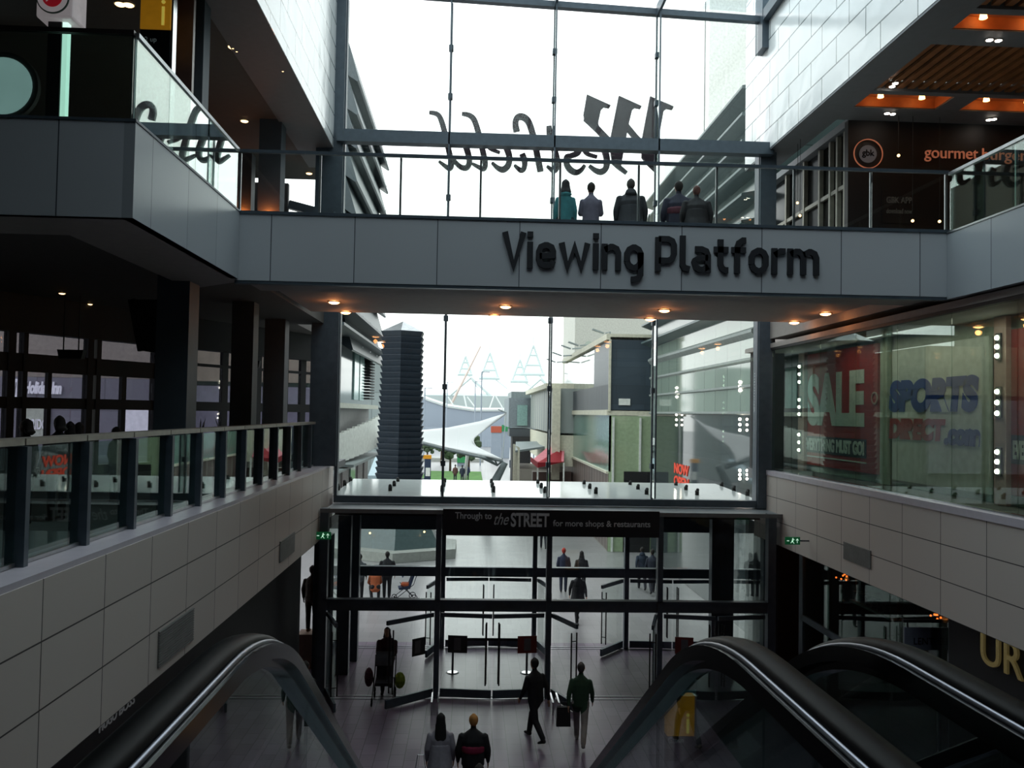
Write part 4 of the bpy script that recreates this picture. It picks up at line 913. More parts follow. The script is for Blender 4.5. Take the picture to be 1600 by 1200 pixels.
# ---- right facade with horizontal fins
XF = 9.0
M['fac_glass'] = grid_mat('facade_glass', '86968a', ('Y','Z'), 1.55, .87, .03, 0, '2e3836', .06, u0=28, v0=7.1, var=.08)
M['fac_low'] = grid_mat('facade_low_glass', '3a4344', ('Y','Z'), 1.55, 7.1, .03, 0, '22282a', .04, u0=28, v0=0, var=.05)
M['fin_grey'] = mat('facade_fin_grey', '8d9693', .45); M['fin_teal'] = mat('facade_fin_teal', '4f5f60', .4); M['fac_up'] = grid_mat('facade_upper_glass', '485856', ('Y','Z'), 1.55, .87, .03, 0, '2e3836', .15, u0=28, v0=7.1, var=.08)
t = thing('glass_street_building', (XF+4,36,0), 'glazed street building on the right with stacked horizontal fins', 'building')
MB().box((XF,28.1,7.1),(XF+9,44.5,10.4)).build('upper_glazing', M['fac_glass'], t)
MB().box((XF,28.1,10.4),(XF+9,44.5,17.8)).build('louvred_glazing', M['fac_up'], t)
MB().box((XF+.1,28.1,0),(XF+9,44.5,7.1)).build('lower_glazing', M['fac_low'], t)
z = 7.1
while z < 17.9:
    dpt = .06 if z < 9 else (.14 if z < 10.2 else .5)
    hh = .03 if z < 8.5 else (.1 if z < 9.5 else .3)
    MB().prism([(XF-dpt,28.0,z+.02),(XF+.0,28.0,z-hh*.5),(XF+.0,28.0,z+hh*.5+.05),(XF-dpt,28.0,z+.1)],(0,16.6,0)).build('fin', M['fin_grey'] if z < 10.3 else M['fin_teal'], t); z += .87
MB().box((XF-.1,28,17.7),(XF+9,44.6,18)).build('parapet', M['fin_grey'], t)
for px in (1057,1156):  # lamp reflections in the facade glass, put in as small glowing balls
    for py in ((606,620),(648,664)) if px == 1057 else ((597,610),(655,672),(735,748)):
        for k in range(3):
            p = PX(px, py[0]+(py[1]-py[0])*k/2, XF-.02); MB().ball(p,.05,8).build('lamp_reflection', M['lit_white'], t)
M['orange_neon'] = mat('orange_sign', 'c8402a', .5, emis='c8402a', estr=.5)
p = PX(1052,758,XF+.05); q = PX(1075,730,XF+.05)
for k, w_ in enumerate(('NOW','OPEN')):
    text_mesh(w_, (XF+.09,p.y,p.z+(.55*(1-k))), (0,-1,0), (0,0,1), p.y-q.y, .45, .02, M['orange_neon'], 'window_lettering', t, .03)
M['white_build'] = mat('white_building', 'd8dcd6', .6)
t = thing('white_tower_block', (16,60,0), 'very tall pale building rising behind the finned street building', 'building')
MB().box((PY(1107,200,60).x,60,0),(26,74,36)).build('wall', M['white_build'], t)
for k in range(1): MB().box((PY(1107,200,60).x-.03,61+k*2.4,2),(PY(1107,200,60).x,61.15+k*2.4,36)).build('panel_joint', M['mid_wall'], t)
# ---- corner building with dark stair tower and green glass shop
M['dark_tower'] = grid_mat('dark_tower_cladding', '3a4650', ('X','Z'), 3, .95, .02, .5, '2a333b', .4, var=.14)
M['cream'] = mat('cream_trim', 'cfcdb9', .6); M['green_glass'] = mat('green_shop_glazing', '6f9487', .12, var=.2); M['green_pale'] = mat('pale_green_glazing', '9db08f', .15, var=.1)
M['side_glass'] = grid_mat('corner_side_glazing', '929c92', ('Y','Z'), 1.2, 3.6, .05, 0, '5f6a6c', .05, v0=7.3, var=.2)
M['dark_clad'] = grid_mat('dark_rib_cladding', '4c5258', ('Y','Z'), .35, 9, .05, 0, '30353a', .5, var=.12)
t = thing('corner_building', (8.6,52,0), 'corner building with dark square tower above a green glass shop', 'building')
x0 = PY(953,600,46).x; 
MB().box((x0,46,PY(980,642,46).z),(PY(1020,600,46).x,52,PY(985,527,46).z)).build('stair_tower', M['dark_tower'], t)
zt = PX(953,531,x0).z
MB().box((x0,52.01,7.3),(x0+5,68.5,zt)).build('upper_floor', M['side_glass'], t)
MB().box((x0-.06,46.05,7.15),(x0-.01,68.5,8.6)).build('ribbed_band', M['dark_clad'], t)
MB().box((x0-.2,46,zt),(x0+5,68.6,zt+.3)).box((x0-.14,46,7.0),(x0+5,68.6,7.28)).box((x0-.08,45.92,7.2),(x0+.04,46.0,zt)).build('cream_trim', M['cream'], t)
MB().box((x0,46,4.1),(x0+.1,66,7.0)).build('side_glass_band', M['green_glass'], t)
MB().box((x0,46,0),(PY(1020,700,46).x,46.1,6.98)).build('front_glass', M['green_pale'], t)
for px in (958,1000): p = PY(px,700,45.95); MB().box((p.x-.05,45.9,0),(p.x+.05,45.99,6.9)).build('white_post', M['white_build'], t)  # posts in the plain white building colour
MB().box((PY(975,740,45.9).x,45.85,0),(PY(1016,740,45.9).x,45.98,PY(995,737,45.9).z)).build('door_frame', M['black'], t)
M['brown_shop'] = grid_mat('brown_shopfront', '5a4640', ('Y','Z'), 1.1, 9, .12, 0, '9a958c', .4, var=.3)
MB().box((x0-.02,46.1,0),(x0+.1,68.4,4.0)).build('lower_shopfront', M['brown_shop'], t)
MB().box((x0-.12,46.1,3.98),(x0,62,4.1)).build('shop_ledge', M['cream'], t)
p, q = PY(967,633,45.9), PY(985,623,45.9)
MB().box((p.x,45.93,p.z),(q.x,45.99,q.z)).build('white_notice', M['shop_white'], t)
M['wave'] = mat('roof_light_grey', '7c8788', .5)
for i, (px, py, yy) in enumerate([(870,566,66),(880,556,62),(894,545,60),(906,540,57),(946,521,50)]):
    p = PY(px,py,yy); b0 = Vector((x0+.6,yy,zt+.3)); tt = thing('street_lamp', b0, 'small curved lamp arm standing on the roof edge of the corner building', 'lamp', 'curved lamps on the corner building roof')
    MB().tube([b0,(b0.x,yy,p.z+.1),(p.x,yy,p.z)],.05,6).build('arm', M['wave'], tt); MB().bar((p.x-.1,yy,p.z),(p.x-.75,yy,p.z+.22),.3,.08).build('head', M['wave'], tt)
# ---- tall pale hotel slab with a round sign
M['beige_slab'] = mat('beige_slab', 'a9aaa2', .7)
t = thing('beige_slab_building', (15,110,0), 'pale square building behind the corner building carrying a round sign', 'building')
a, b = BX(897,512,960,700,110,14); MB().box((a[0],110,0),(b[0]+8,124,b[2]+3)).build('wall', M['beige_slab'], t)
p = PY(920,540,109.9); MB().tube([(p.x,109.95,p.z),(p.x,109.8,p.z)],.55*1.0,24).build('round_sign', M['side_glass'], t)
# ---- mid street building, grey boxes with a window
M['grey_box'] = mat('grey_box_cladding', '7e888e', .6); M['grey_box2'] = grid_mat('grey_ribbed_side', '8a9290', ('Y','Z'), 2.2, 20, .5, 0, 'b9bcae', .5, var=.1)
M['teal_win'] = mat('teal_window', '8fb0ab', .1)
t = thing('grey_street_building', (5,85,0), 'grey flat roofed street building with a teal window and cream base', 'building')
a, b = BX(795,622,829,668,85,12); MB().box(a, b).build('front_wall', M['grey_box'], t)
a, b = BX(799,612,829,624,86,8); MB().box(a, b).build('roof_box', M['wave'], t)
xs_ = PY(829,640,85).x; zt2 = PY(829,617,85).z
MB().box((xs_,62,PY(829,668,85).z),(xs_+6,84.9,zt2)).build('side_wall', M['grey_box2'], t)
MB().box((xs_-.5,62,zt2),(xs_+6,85,zt2+.35)).box((xs_-.06,61.6,2.5),(xs_+.5,61.98,zt2)).build('roof_edge', M['cream'], t)
MB().box((xs_-.02,62,3.4),(xs_+6,84.9,5.55)).build('cream_band', M['cream'], t)
a, b = BX(808,633,824,665,84.9,.05); MB().box((a[0],84.85,a[2]),(b[0],84.95,b[2])).build('window_pane', M['teal_win'], t)
a, b = BX(796,670,829,682,84.8,4); MB().box(a, b).build('shop_fascia', M['dark_clad'], t)
a, b = BX(800,682,829,755,84.6,4); MB().box((a[0],84.6,0),(b[0],88,a[2]+(b[2]-a[2]))).build('shopfront', M['dark_wall'], t)
# kiosk with glass roof and pale posts
t = thing('street_kiosk', (5,72,0), 'low kiosk with grey canopy roof and pale posts beside the red awning', 'kiosk')
a = PY(806,690,76); b = PY(855,697,70)
MB().quad((a.x,76,a.z),(a.x+3.2,76,a.z+.1),(b.x+.3,68,b.z+.15),(b.x-2.6,68,b.z-.3),.15).build('roof', M['wave'], t)
for k in range(6):
    y = 68+k*1.5; MB().box((b.x-2.4,y,0),(b.x-2.25,y+.15,a.z-.2)).build('post', M['cream'], t)
MB().box((b.x-2.2,68.2,0),(b.x+1.5,76,2.8)).build('shop_wall', M['brown_shop'], t)
# red awning
M['awning_red'] = mat('awning_red', 'a02430', .6); M['awning_pink'] = mat('awning_top_red', 'd9808a', .6)
t = thing('red_awning', (5,60,2.8), 'red shop awning over a street shopfront', 'awning')
A = PY(829,722,60); B = PY(858,698,63); Cc = PY(882,698,63); D = PY(881,722,60); 
MB().prism([A,B,Cc,D],(0,0,.05)).build('canopy_top', M['awning_pink'], t)
E_ = PY(840,731,58.5); MB().prism([A,E_,(E_.x,E_.y,E_.z+.35),(A.x,A.y,A.z+.35)],(.03,0.03,0)).prism([E_,D,Cc,(E_.x,E_.y,E_.z+.35)],(0,.05,0)).build('valance', M['awning_red'], t)
MB().box((A.x+.4,59.5,0),(A.x+.5,59.6,A.z)).box((D.x-.1,59.5,0),(D.x,59.6,A.z)).build('awning_posts', M['white_build'], t)
struct('wall_street_shops', MB().box((A.x+.3,62,0),(x0-.1,63,3.0)), M['brown_shop'])
t = thing('notice_board', PZ(814,754,0), 'dark blue free-standing notice board with white sheet in the street', 'sign')
a, b = BX(807,736,821,754,89,.3); M['navy'] = mat('navy_board', '27354c', .5)
MB().box((a[0],89,0),(b[0],89.2,b[2])).build('board', M['navy'], t); MB().box((a[0]+.18,88.97,.35),(b[0]-.18,89,b[2]-.25)).build('sheet', M['shop_white'], t)
t = thing('notice_board', PZ(801,745,0), 'small blue notice board farther up the street', 'sign')
a, b = BX(796,719,805,731,103,.3); MB().box((a[0],103,a[2]),(b[0],103.2,b[2])).box((a[0]+.1,103.05,0),(a[0]+.2,103.1,a[2])).build('board', M['navy'], t)
# banner column at the corner shop
t = thing('vertical_banner', (x0-.4,64,3), 'narrow dark vertical banner on the far corner of the green glass shop', 'banner')
a, b = BX(874,661,881,695,64,.15); MB().box(a, b).build('cloth', M['navy'], t); a, b = BX(874,645,888,661,64,.2); MB().box(a, b).build('grey_box', M['wave'], t)
# ---- white tensile canopy
M['membrane'] = mat('white_membrane', 'dfe2e2', .6, var=.02)
def edge(P, s):      # piecewise-linear
    n = len(P)-1; k = min(int(s*n), n-1); f = s*n-k; return P[k].lerp(P[k+1], f)
up = [PY(600,685,74), PY(655,672,72), PY(700,668,69), PY(750,658,66), PY(791,645,63)]
lo = [PY(600,672,66), PY(655,688,63), PY(700,699,60), PY(745,709,57), PY(785,717,54)]
t = thing('tensile_canopy', PZ(755,752,0), 'white stretched fabric canopy with a pointed up-swept tip over the street', 'canopy')
mb = MB(); n, m_ = 20, 12; vs = []
for i in range(n+1):
    for j in range(m_+1):
        s = i/n; v = j/m_; q = 1-.30*(1-(2*v-1)**2)*s**3
        sag = -.9*math.sin(PI*v)*(1-s*.3)
        p = edge(up, s*q).lerp(edge(lo, s*q), v); vs.append(p+Vector((0,0,sag*.5)))
fs = [(i*(m_+1)+j,(i+1)*(m_+1)+j,(i+1)*(m_+1)+j+1,i*(m_+1)+j+1) for i in range(n) for j in range(m_)]
mb.add(vs, fs); o = mb.build('membrane', M['membrane'], t, smooth=True); sd = o.modifiers.new('thick','SOLIDIFY'); sd.thickness = .08
pl = [PY(x_,y_,56) for x_, y_ in ((657,692),(700,703),(745,713),(785,720))]
mb = MB(); mb.tube(pl,.09,8); g = PZ(757,753,0)
hd = Vector((g.x+.7,57,PY(760,722,57).z))
for k in range(4): mb.tube([pl[3].lerp(pl[2],k*.3), hd+Vector((-.5,0,-.2))],.06,6)
mb.build('truss', M['wave'], t)
MB().tube([(g.x-.6,57,0),(g.x-.1,57,hd.z*.6),hd],[.45,.3,.2],12).build('raking_column', M['wave'], t)
MB().tube([up[4],lo[4]],.03,6).tube([up[4],PY(779,640,64)],.05,6).build('edge_cable', M['wave'], t)
MB().tube([PZ(726,752,0)+Vector((0,0,0)),PY(734,671,86)],.16,8).build('mast', M['white_build'], t)
# ---- park, trees, far things
M['grass'] = mat('lawn_green', '4d7a35', .9, var=.3, scale=1)
o = MB().box((PZ(655,752,0).x,PZ(655,752,0).y,0),(PZ(754,752,0).x,PZ(655,737,0).y,.12)).build('lawn', M['grass']); tag(o, 'strip of green lawn beyond the tower', 'lawn', kind='structure')
M['crown'] = mat('tree_crown_dark', '3e4f36', .9, var=.4, scale=3); M['bark'] = mat('bark', '4a3c32', .9)
random.seed(3)
for i, (px, hgt, r_, yy) in enumerate([(704,3.1,1.3,106),(733,3.3,1.7,110),(668,3.0,1.2,118),(690,3.0,1.2,124)]):
    p = PY(px,700,yy); t = thing('street_tree', (p.x,yy,0), ['dark bushy tree over the lawn, third from the tower','largest dark tree nearest the canopy column','dark tree right beside the louvred tower','dark tree second from the louvred tower'][i], 'tree', 'trees beyond the lawn')
    MB().tube([(p.x,yy,0),(p.x,yy,hgt-r_)],[.16,.1],8).build('trunk', M['bark'], t); mb = MB()
    for k in range(38):
        a = random.uniform(0,2*PI); e_ = random.uniform(-.9,1); rr = r_*random.uniform(.3,.85)
        mb.ball((p.x+rr*math.cos(a)*math.sqrt(1-e_*e_*.8),yy+rr*math.sin(a)*.8,hgt-r_*.4+rr*e_),r_*random.uniform(.2,.34),7)
    mb.build('crown', M['crown'], t)
M['farshed'] = mat('far_grey_hall', '8d97a4', .7, var=.03); M['far_white'] = mat('far_white', 'dfe6e4', .8, var=.02); M['far_pale_haze'] = mat('far_pale_haze', 'c3d0d0', .8, var=.04)  # stadium white with distance haze put into its colour
t = thing('curved_hall', (-20,190,0), 'big grey curved-roof hall beyond the lawn', 'building')
pts = [PY(x_,y_,190) for x_, y_ in ((560,600),(640,612),(670,624),(700,634),(740,640),(800,640))]
MB().prism([(pts[0].x,190,0)]+pts+[(pts[-1].x,190,0)],(0,30,0)).build('roof_shell', M['farshed'], t)
MB().tube(pts,.45,6).build('roof_edge', M['far_white'], t)
for k, (x0_,x1_,y_) in enumerate(((712,722,649),(742,726,634),(742,734,634),(765,788,640))): pass
for (a0, b0) in (((700,620),(710,636)),((725,618),(729,636)),((730,620),(742,636)),((772,618),(765,638)),((774,618),(790,646))):
    MB().tube([PY(*a0,188),PY(*b0,188)],.16,6).build('white_strut', M['far_white'], t)
MB().box((PY(655,690,186).x,186,0),(PY(800,690,186).x,187,PY(700,668,186).z)).build('base_wall', M['farshed'], t)
t = thing('stadium', (0,420,0), 'pale distant stadium bowl with triangular floodlight frames on its rim', 'stadium')
ctr = PY(785,620,440); R1 = 120; mb = MB(); n = 48; zt3 = PY(785,619,400).z
vs = []; 
for k in range(n+1):
    a = PI+PI*k/n
    for rr, z in ((R1-14,0),(R1-4,zt3*.55),(R1,zt3)): vs.append((ctr.x+rr*math.cos(a), 520+rr*math.sin(a), z))
mb.add(vs, [(k*3+j,(k+1)*3+j,(k+1)*3+j+1,k*3+j+1) for k in range(n) for j in range(2)]); o = mb.build('bowl', M['far_pale_haze'], t); o.modifiers.new('t','SOLIDIFY').thickness = 2
for k in range(12):
    a = PI+PI*(k+.5)/12; x_, y_ = ctr.x+R1*math.cos(a), 520+R1*math.sin(a); MB().tube([(x_-9,y_,zt3),(x_,y_,zt3+8)],.6,5).tube([(x_+9,y_,zt3),(x_,y_,zt3+8)],.6,5).build('rim_truss', M['far_pale_haze'], t)
for px, py, s_ in ((727,570,5),(765,570,7),(812,578,6),(833,561,8)):
    c = PY(px,py,420); mb = MB(); h_ = s_*.9
    mb.tube([c+Vector((-s_*.6,0,-h_)),c+Vector((0,0,h_*.9))],.55,5).tube([c+Vector((0,0,h_*.9)),c+Vector((s_*.6,0,-h_))],.55,5).tube([c+Vector((-s_*.22,0,h_*.25)),c+Vector((s_*.22,0,h_*.25))],.6,5).tube([c+Vector((0,0,h_)),c+Vector((0,0,h_*1.6))],.2,5).tube([c+Vector((-s_*.4,0,-h_*.4)),c+Vector((s_*.4,0,-h_*.4))],.6,5).tube([c+Vector((-s_*.7,0,-h_)),c+Vector((s_*.7,0,-h_))],.9,5)
    mb.tube([c+Vector((s_*.3,0,-h_)),(c.x+s_*1.2,c.y,zt3+4)],.3,5).build('floodlight_frame', M['far_pale_haze'], t)
t = thing('tower_crane', PY(705,643,230), 'thin brown crane jib leaning up over the curved hall', 'crane')
MB().tube([PY(705,632,230),PY(751,541,230)],[.4,.22],6).build('jib', mat('crane_brown','c9b8ae',.7), t)
MB().tube([(PY(705,640,230).x,230,0),PY(705,632,230)],.8,6).build('mast', M['farshed'], t)
for i, (px, pyt, yy) in enumerate(((753,581,120),(743,596,150),(699,597,160),(664,606,130),(835,640,118))):
    p = PY(px,pyt,yy); t = thing('street_light', (p.x,yy,0), ['tall street light with short arm above the canopy','slim street light left of the tallest one','slim street light beside the first glass joint','slim street light right of the louvred tower','street light behind the grey street building'][i], 'lamp', 'slim street lights')
    MB().tube([(p.x,yy,0),(p.x,yy,p.z)],.09,6).build('pole', M['farshed'], t); MB().bar((p.x,yy,p.z),(p.x+1.1,yy,p.z),.25,.12).build('head', M['farshed'], t)
for i, (px, py, ppx, py2, c_, lab) in enumerate(((767,666,784,676,'a8503a','red site hoarding seen beyond the canopy tip'),(784,664,797,674,'2f8050','green site hoarding beside the red one'),(714,709,730,723,'2f8a50','green market stall beyond the lawn'))):
    a, b = BX(px,py,ppx,py2,140 if i<2 else 118,1); o = thing('hoarding', (a[0],a[1],0), lab, 'hoarding'); MB().box((a[0]+.02,a[1],a[2]),(b[0]-.02,b[1],b[2])).build('coloured_panel', mat('hoarding_'+str(i),c_,.7), o); MB().box((a[0]+.04,a[1]+.1,0),(b[0]-.04,b[1],a[2])).build('grey_base', M['farshed'], o)
o = tag(MB().box((PY(657,694,128).x,128,0),(PY(756,694,128).x,132,PY(700,716,128).z)).build('market_hall', M['stone']), 'long low pale market building behind the trees', 'building')
t = thing('street_totem', PZ(666,752,0), 'dark street totem with yellow top standing by the lawn', 'sign')
a, b = BX(663,717,673,752,88,.4); MB().box((a[0],88,0),(b[0],88.4,PY(668,717,88).z)).build('panel', M['navy'], t)
a, b = BX(661,711,674,717,88,.5); MB().box(a,(b[0],88.5,b[2])).build('yellow_top', M['yellow'], t)
a, b = BX(665,731,672,744,87.9,.1); MB().box(a,b).build('map_sheet', M['shop_white'], t)
# ---- left street building
XE = -5.3
M['left_glass'] = grid_mat('left_building_glazing', '39444b', ('Y','Z'), 1.6, 1.3, .03, 0, '30383e', .1, v0=10, var=.1)
M['left_fin'] = mat('left_fin', '303d44', .4); M['pale_wall'] = mat('pale_street_wall', 'b5b9ae', .6); M['left_shop'] = mat('left_shop_grey', '787878', .5)
t = thing('left_street_building', (XE-4,42,0), 'street building on the left with overlapping dark tilted fins', 'building')
MB().box((XE-4.5,30.5,7.2),(XE,47.5,9.6)).box((XE-.4,36,9.6),(XE,47.5,21)).build('upper_wall', M['left_glass'], t)
for k in range(9):
    z = 21.9-k*1.36; MB().prism([(XE,36,z-1.3),(XE+.5,36,z-1.62),(XE+.57,36,z-1.57),(XE+.1,36,z)],(0,13.4-.25*(k%3),0)).build('fin', M['left_fin'], t)
    for y in (40,43,46,49): MB().ball((XE+.45,y,z-1.2),.05,6).build('fin_bolt', M['alu'], t)
for z in (10.75,10.0): MB().box((XE-2,31,z-.05),(XE+.9,48,z+.05)).build('eave', M['left_fin'], t)
for y in (40.6,42.6): MB().box((XE+.0,y,7.5),(XE+.06,y+1.6,9.9)).build('tall_window', M['teal_win'], t)
mb = MB()
for k in range(16): mb.box((XE,45,7.6+k*.15),(XE+.25,47.3,7.66+k*.15))
mb.build('slatted_screen', M['black'], t)
MB().box((XE-3,31,7.1),(XE+.35,48.4,7.3)).build('ledge', M['pale_wall'], t)
MB().box((XE-4.5,30.5,2.4),(XE-.1,48,7.1)).build('lower_wall', M['left_shop'], t)
mb = MB(); c0 = Vector((XE-.1,41.5,0))
pts = []
for k in range(13):
    f = k/12; pts.append(Vector((XE+.05+.75*math.sin(f*PI*.55), 36+11*f, 0)))
for a, b in zip(pts, pts[1:]):
    f = (a.y-36)/11; za = 4.9+.5*f; mb.prism([a+Vector((0,0,za)),b+Vector((0,0,za)),b+Vector((0,0,6.1+.9*f)),a+Vector((0,0,6.1+.9*f))],(-.12,0,0))
mb.build('curved_white_balcony', M['white_build'], t)
MB().box((XE-.2,36,4.75),(XE+.7,48,4.85)).build('balcony_slab', M['wave'], t)
MB().box((XE-.1,32,4.62),(XE+.4,50,4.7)).build('shop_awning', M['wave'], t)
for k in range(6): MB().box((XE-.12,33+k*2.6,2.6),(XE-.04,34.6+k*2.6,4.6)).build('shop_window', M['teal_win'] if k == 3 else M['dim_disc'], t)
MB().box((XE-4.5,30.25,7.9),(XE-.02,30.45,9.6)).build('beige_end_wall', mat('beige_end_panel','a0917c',.6), t)
MB().box((XE-4.5,30.25,5.2),(XE-.02,30.45,7.75)).build('grey_end_wall', mat('lilac_grey_panel','8d8a96',.5), t)
KL = 1.52; t.location = EYE+(Vector(t.location)-EYE)*KL; t.scale = (KL,KL,KL)
M['far_block'] = grid_mat('far_left_block', '8a9494', ('X','Z'), 1.5, 3, .08, 0, '6a7476', .5, var=.15)
t = thing('grey_green_block', (-12,96,0), 'grey-green clad block between the left street building and the louvred tower', 'building')
a, b = BX(566,563,601,694,96,10); MB().box((a[0]-3,96,0),(b[0]+.2,108,b[2])).build('wall', M['far_block'], t)
t = thing('pale_ramp', PZ(588,745,0), 'pale blue sloping ramp beside the louvred tower', 'ramp')
A1, B1, C1, D1 = PZ(575,743,1.2), PZ(600,743,1.2), PY(600,709,93), PY(588,709,93)
MB().prism([A1,B1,C1,D1],(0,0,-.3)).build('deck', mat('ramp_blue','a9bcc4',.4), t); MB().box((A1.x,A1.y+.1,0),(B1.x,A1.y+4,.88)).build('support', M['stone'], t)
# ---- hotel opposite the left walkway windows
M['hotel'] = grid_mat('hotel_cladding', '77757e', ('X','Z'), 3.2, 1.7, .05, .5, '5c5a62', .4, var=.08)
M['hotel_beige'] = mat('hotel_beige', '8c8378', .6)
t = thing('hotel_building', (-22,44,0), 'large grey hotel facade seen through the left walkway windows', 'building')
MB().box((-42,44,0),(-15,56,8.35)).build('lower_wall', M['hotel'], t)
MB().box((-42,44,8.36),(-15,56,22)).build('upper_wall', M['hotel_beige'], t)
p = PY(38,621,43.95); q = PY(97,600,43.95); M['white_sign'] = mat('white_sign_letters', 'e6e6ea', .5, emis='e6e6ea', estr=.3)
text_mesh('Holiday Inn', (p.x,43.98,p.z), (1,0,0), (0,0,1), q.x-p.x, q.z-p.z+.1, .1, M['white_sign'], 'name_lettering', t, .03, .2)
a, b = BX(17,592,28,622,43.9,.1); MB().box((a[0],43.88,a[2]),(b[0],43.98,b[2])).build('emblem_board', M['white_sign'], t)
text_mesh('H', (a[0]+.06,43.87,a[2]+.15), (1,0,0), (0,0,1), b[0]-a[0]-.12, b[2]-a[2]-.3, .02, M['hotel'], 'emblem_letter', t, .0, .35)
a, b = BX(34,638,77,683,43.9,.1); MB().box((a[0],43.9,a[2]),(b[0],43.98,b[2])).build('bridge_sign', M['shop_pale'], t)
p = PY(50,671,43.88); q = PY(78,655,43.88); text_mesh('BRIDGE', (p.x-.2,43.88,p.z), (1,0,0), (0,0,1), q.x-p.x+.2, q.z-p.z, .02, M['white_sign'], 'lettering', t, .02)
a, b = BX(194,637,236,680,43.9,.1); MB().box((a[0],43.9,a[2]),(b[0],43.98,b[2])).build('white_screen', M['white_sign'], t)
# =================================================================== PEOPLE
import numpy as np
def loft_rings(mb, pts, rad, n=12, side=(1,0,0)):
    """closed tapering body along pts; rad = [(r across, r deep)]"""
    pts = [Vector(p) for p in pts]; vs = []; side = Vector(side)
    # rounded end caps
    d0 = (pts[0]-pts[1]).normalized(); d1 = (pts[-1]-pts[-2]).normalized()
    P = [pts[0]+d0*min(rad[0])*.55]+pts+[pts[-1]+d1*min(rad[-1])*.55]
    Rr = [(rad[0][0]*.55,rad[0][1]*.55)]+list(rad)+[(rad[-1][0]*.55,rad[-1][1]*.55)]
    for i, p in enumerate(P):
        d = (P[min(i+1,len(P)-1)]-P[max(i-1,0)]).normalized()
        sd = (side-d*side.dot(d)).normalized(); u = d.cross(sd)
        vs += [p+sd*(Rr[i][0]*math.cos(2*PI*k/n))+u*(Rr[i][1]*math.sin(2*PI*k/n)) for k in range(n)]
    fs = [(i*n+k,i*n+(k+1)%n,(i+1)*n+(k+1)%n,(i+1)*n+k) for i in range(len(P)-1) for k in range(n)]
    fs += [tuple(range(n))[::-1], tuple(range((len(P)-1)*n,len(P)*n))]
    mb.add(vs, fs)
def remesh(mb, voxel):
    me = bpy.data.meshes.new('t'); me.from_pydata(mb.v, [], mb.f); me.update()
    bm = bmesh.new(); bm.from_mesh(me); bmesh.ops.recalc_face_normals(bm, faces=bm.faces); bm.to_mesh(me); bm.free()
    ob = bpy.data.objects.new('t', me); C.objects.link(ob)
    r = ob.modifiers.new('r','REMESH'); r.mode = 'VOXEL'; r.voxel_size = voxel; r.use_smooth_shade = True
    s = ob.modifiers.new('s','SMOOTH'); s.iterations = 3; s.factor = .5
    dg = bpy.context.evaluated_depsgraph_get(); out = bpy.data.meshes.new_from_object(ob.evaluated_get(dg))
    bpy.data.objects.remove(ob); bpy.data.meshes.remove(me); return out
PM = {}
def pm(c, rough=.8):
    if c not in PM: PM[c] = mat('cloth_'+c, c, rough, var=.15, scale=9)
    return PM[c]
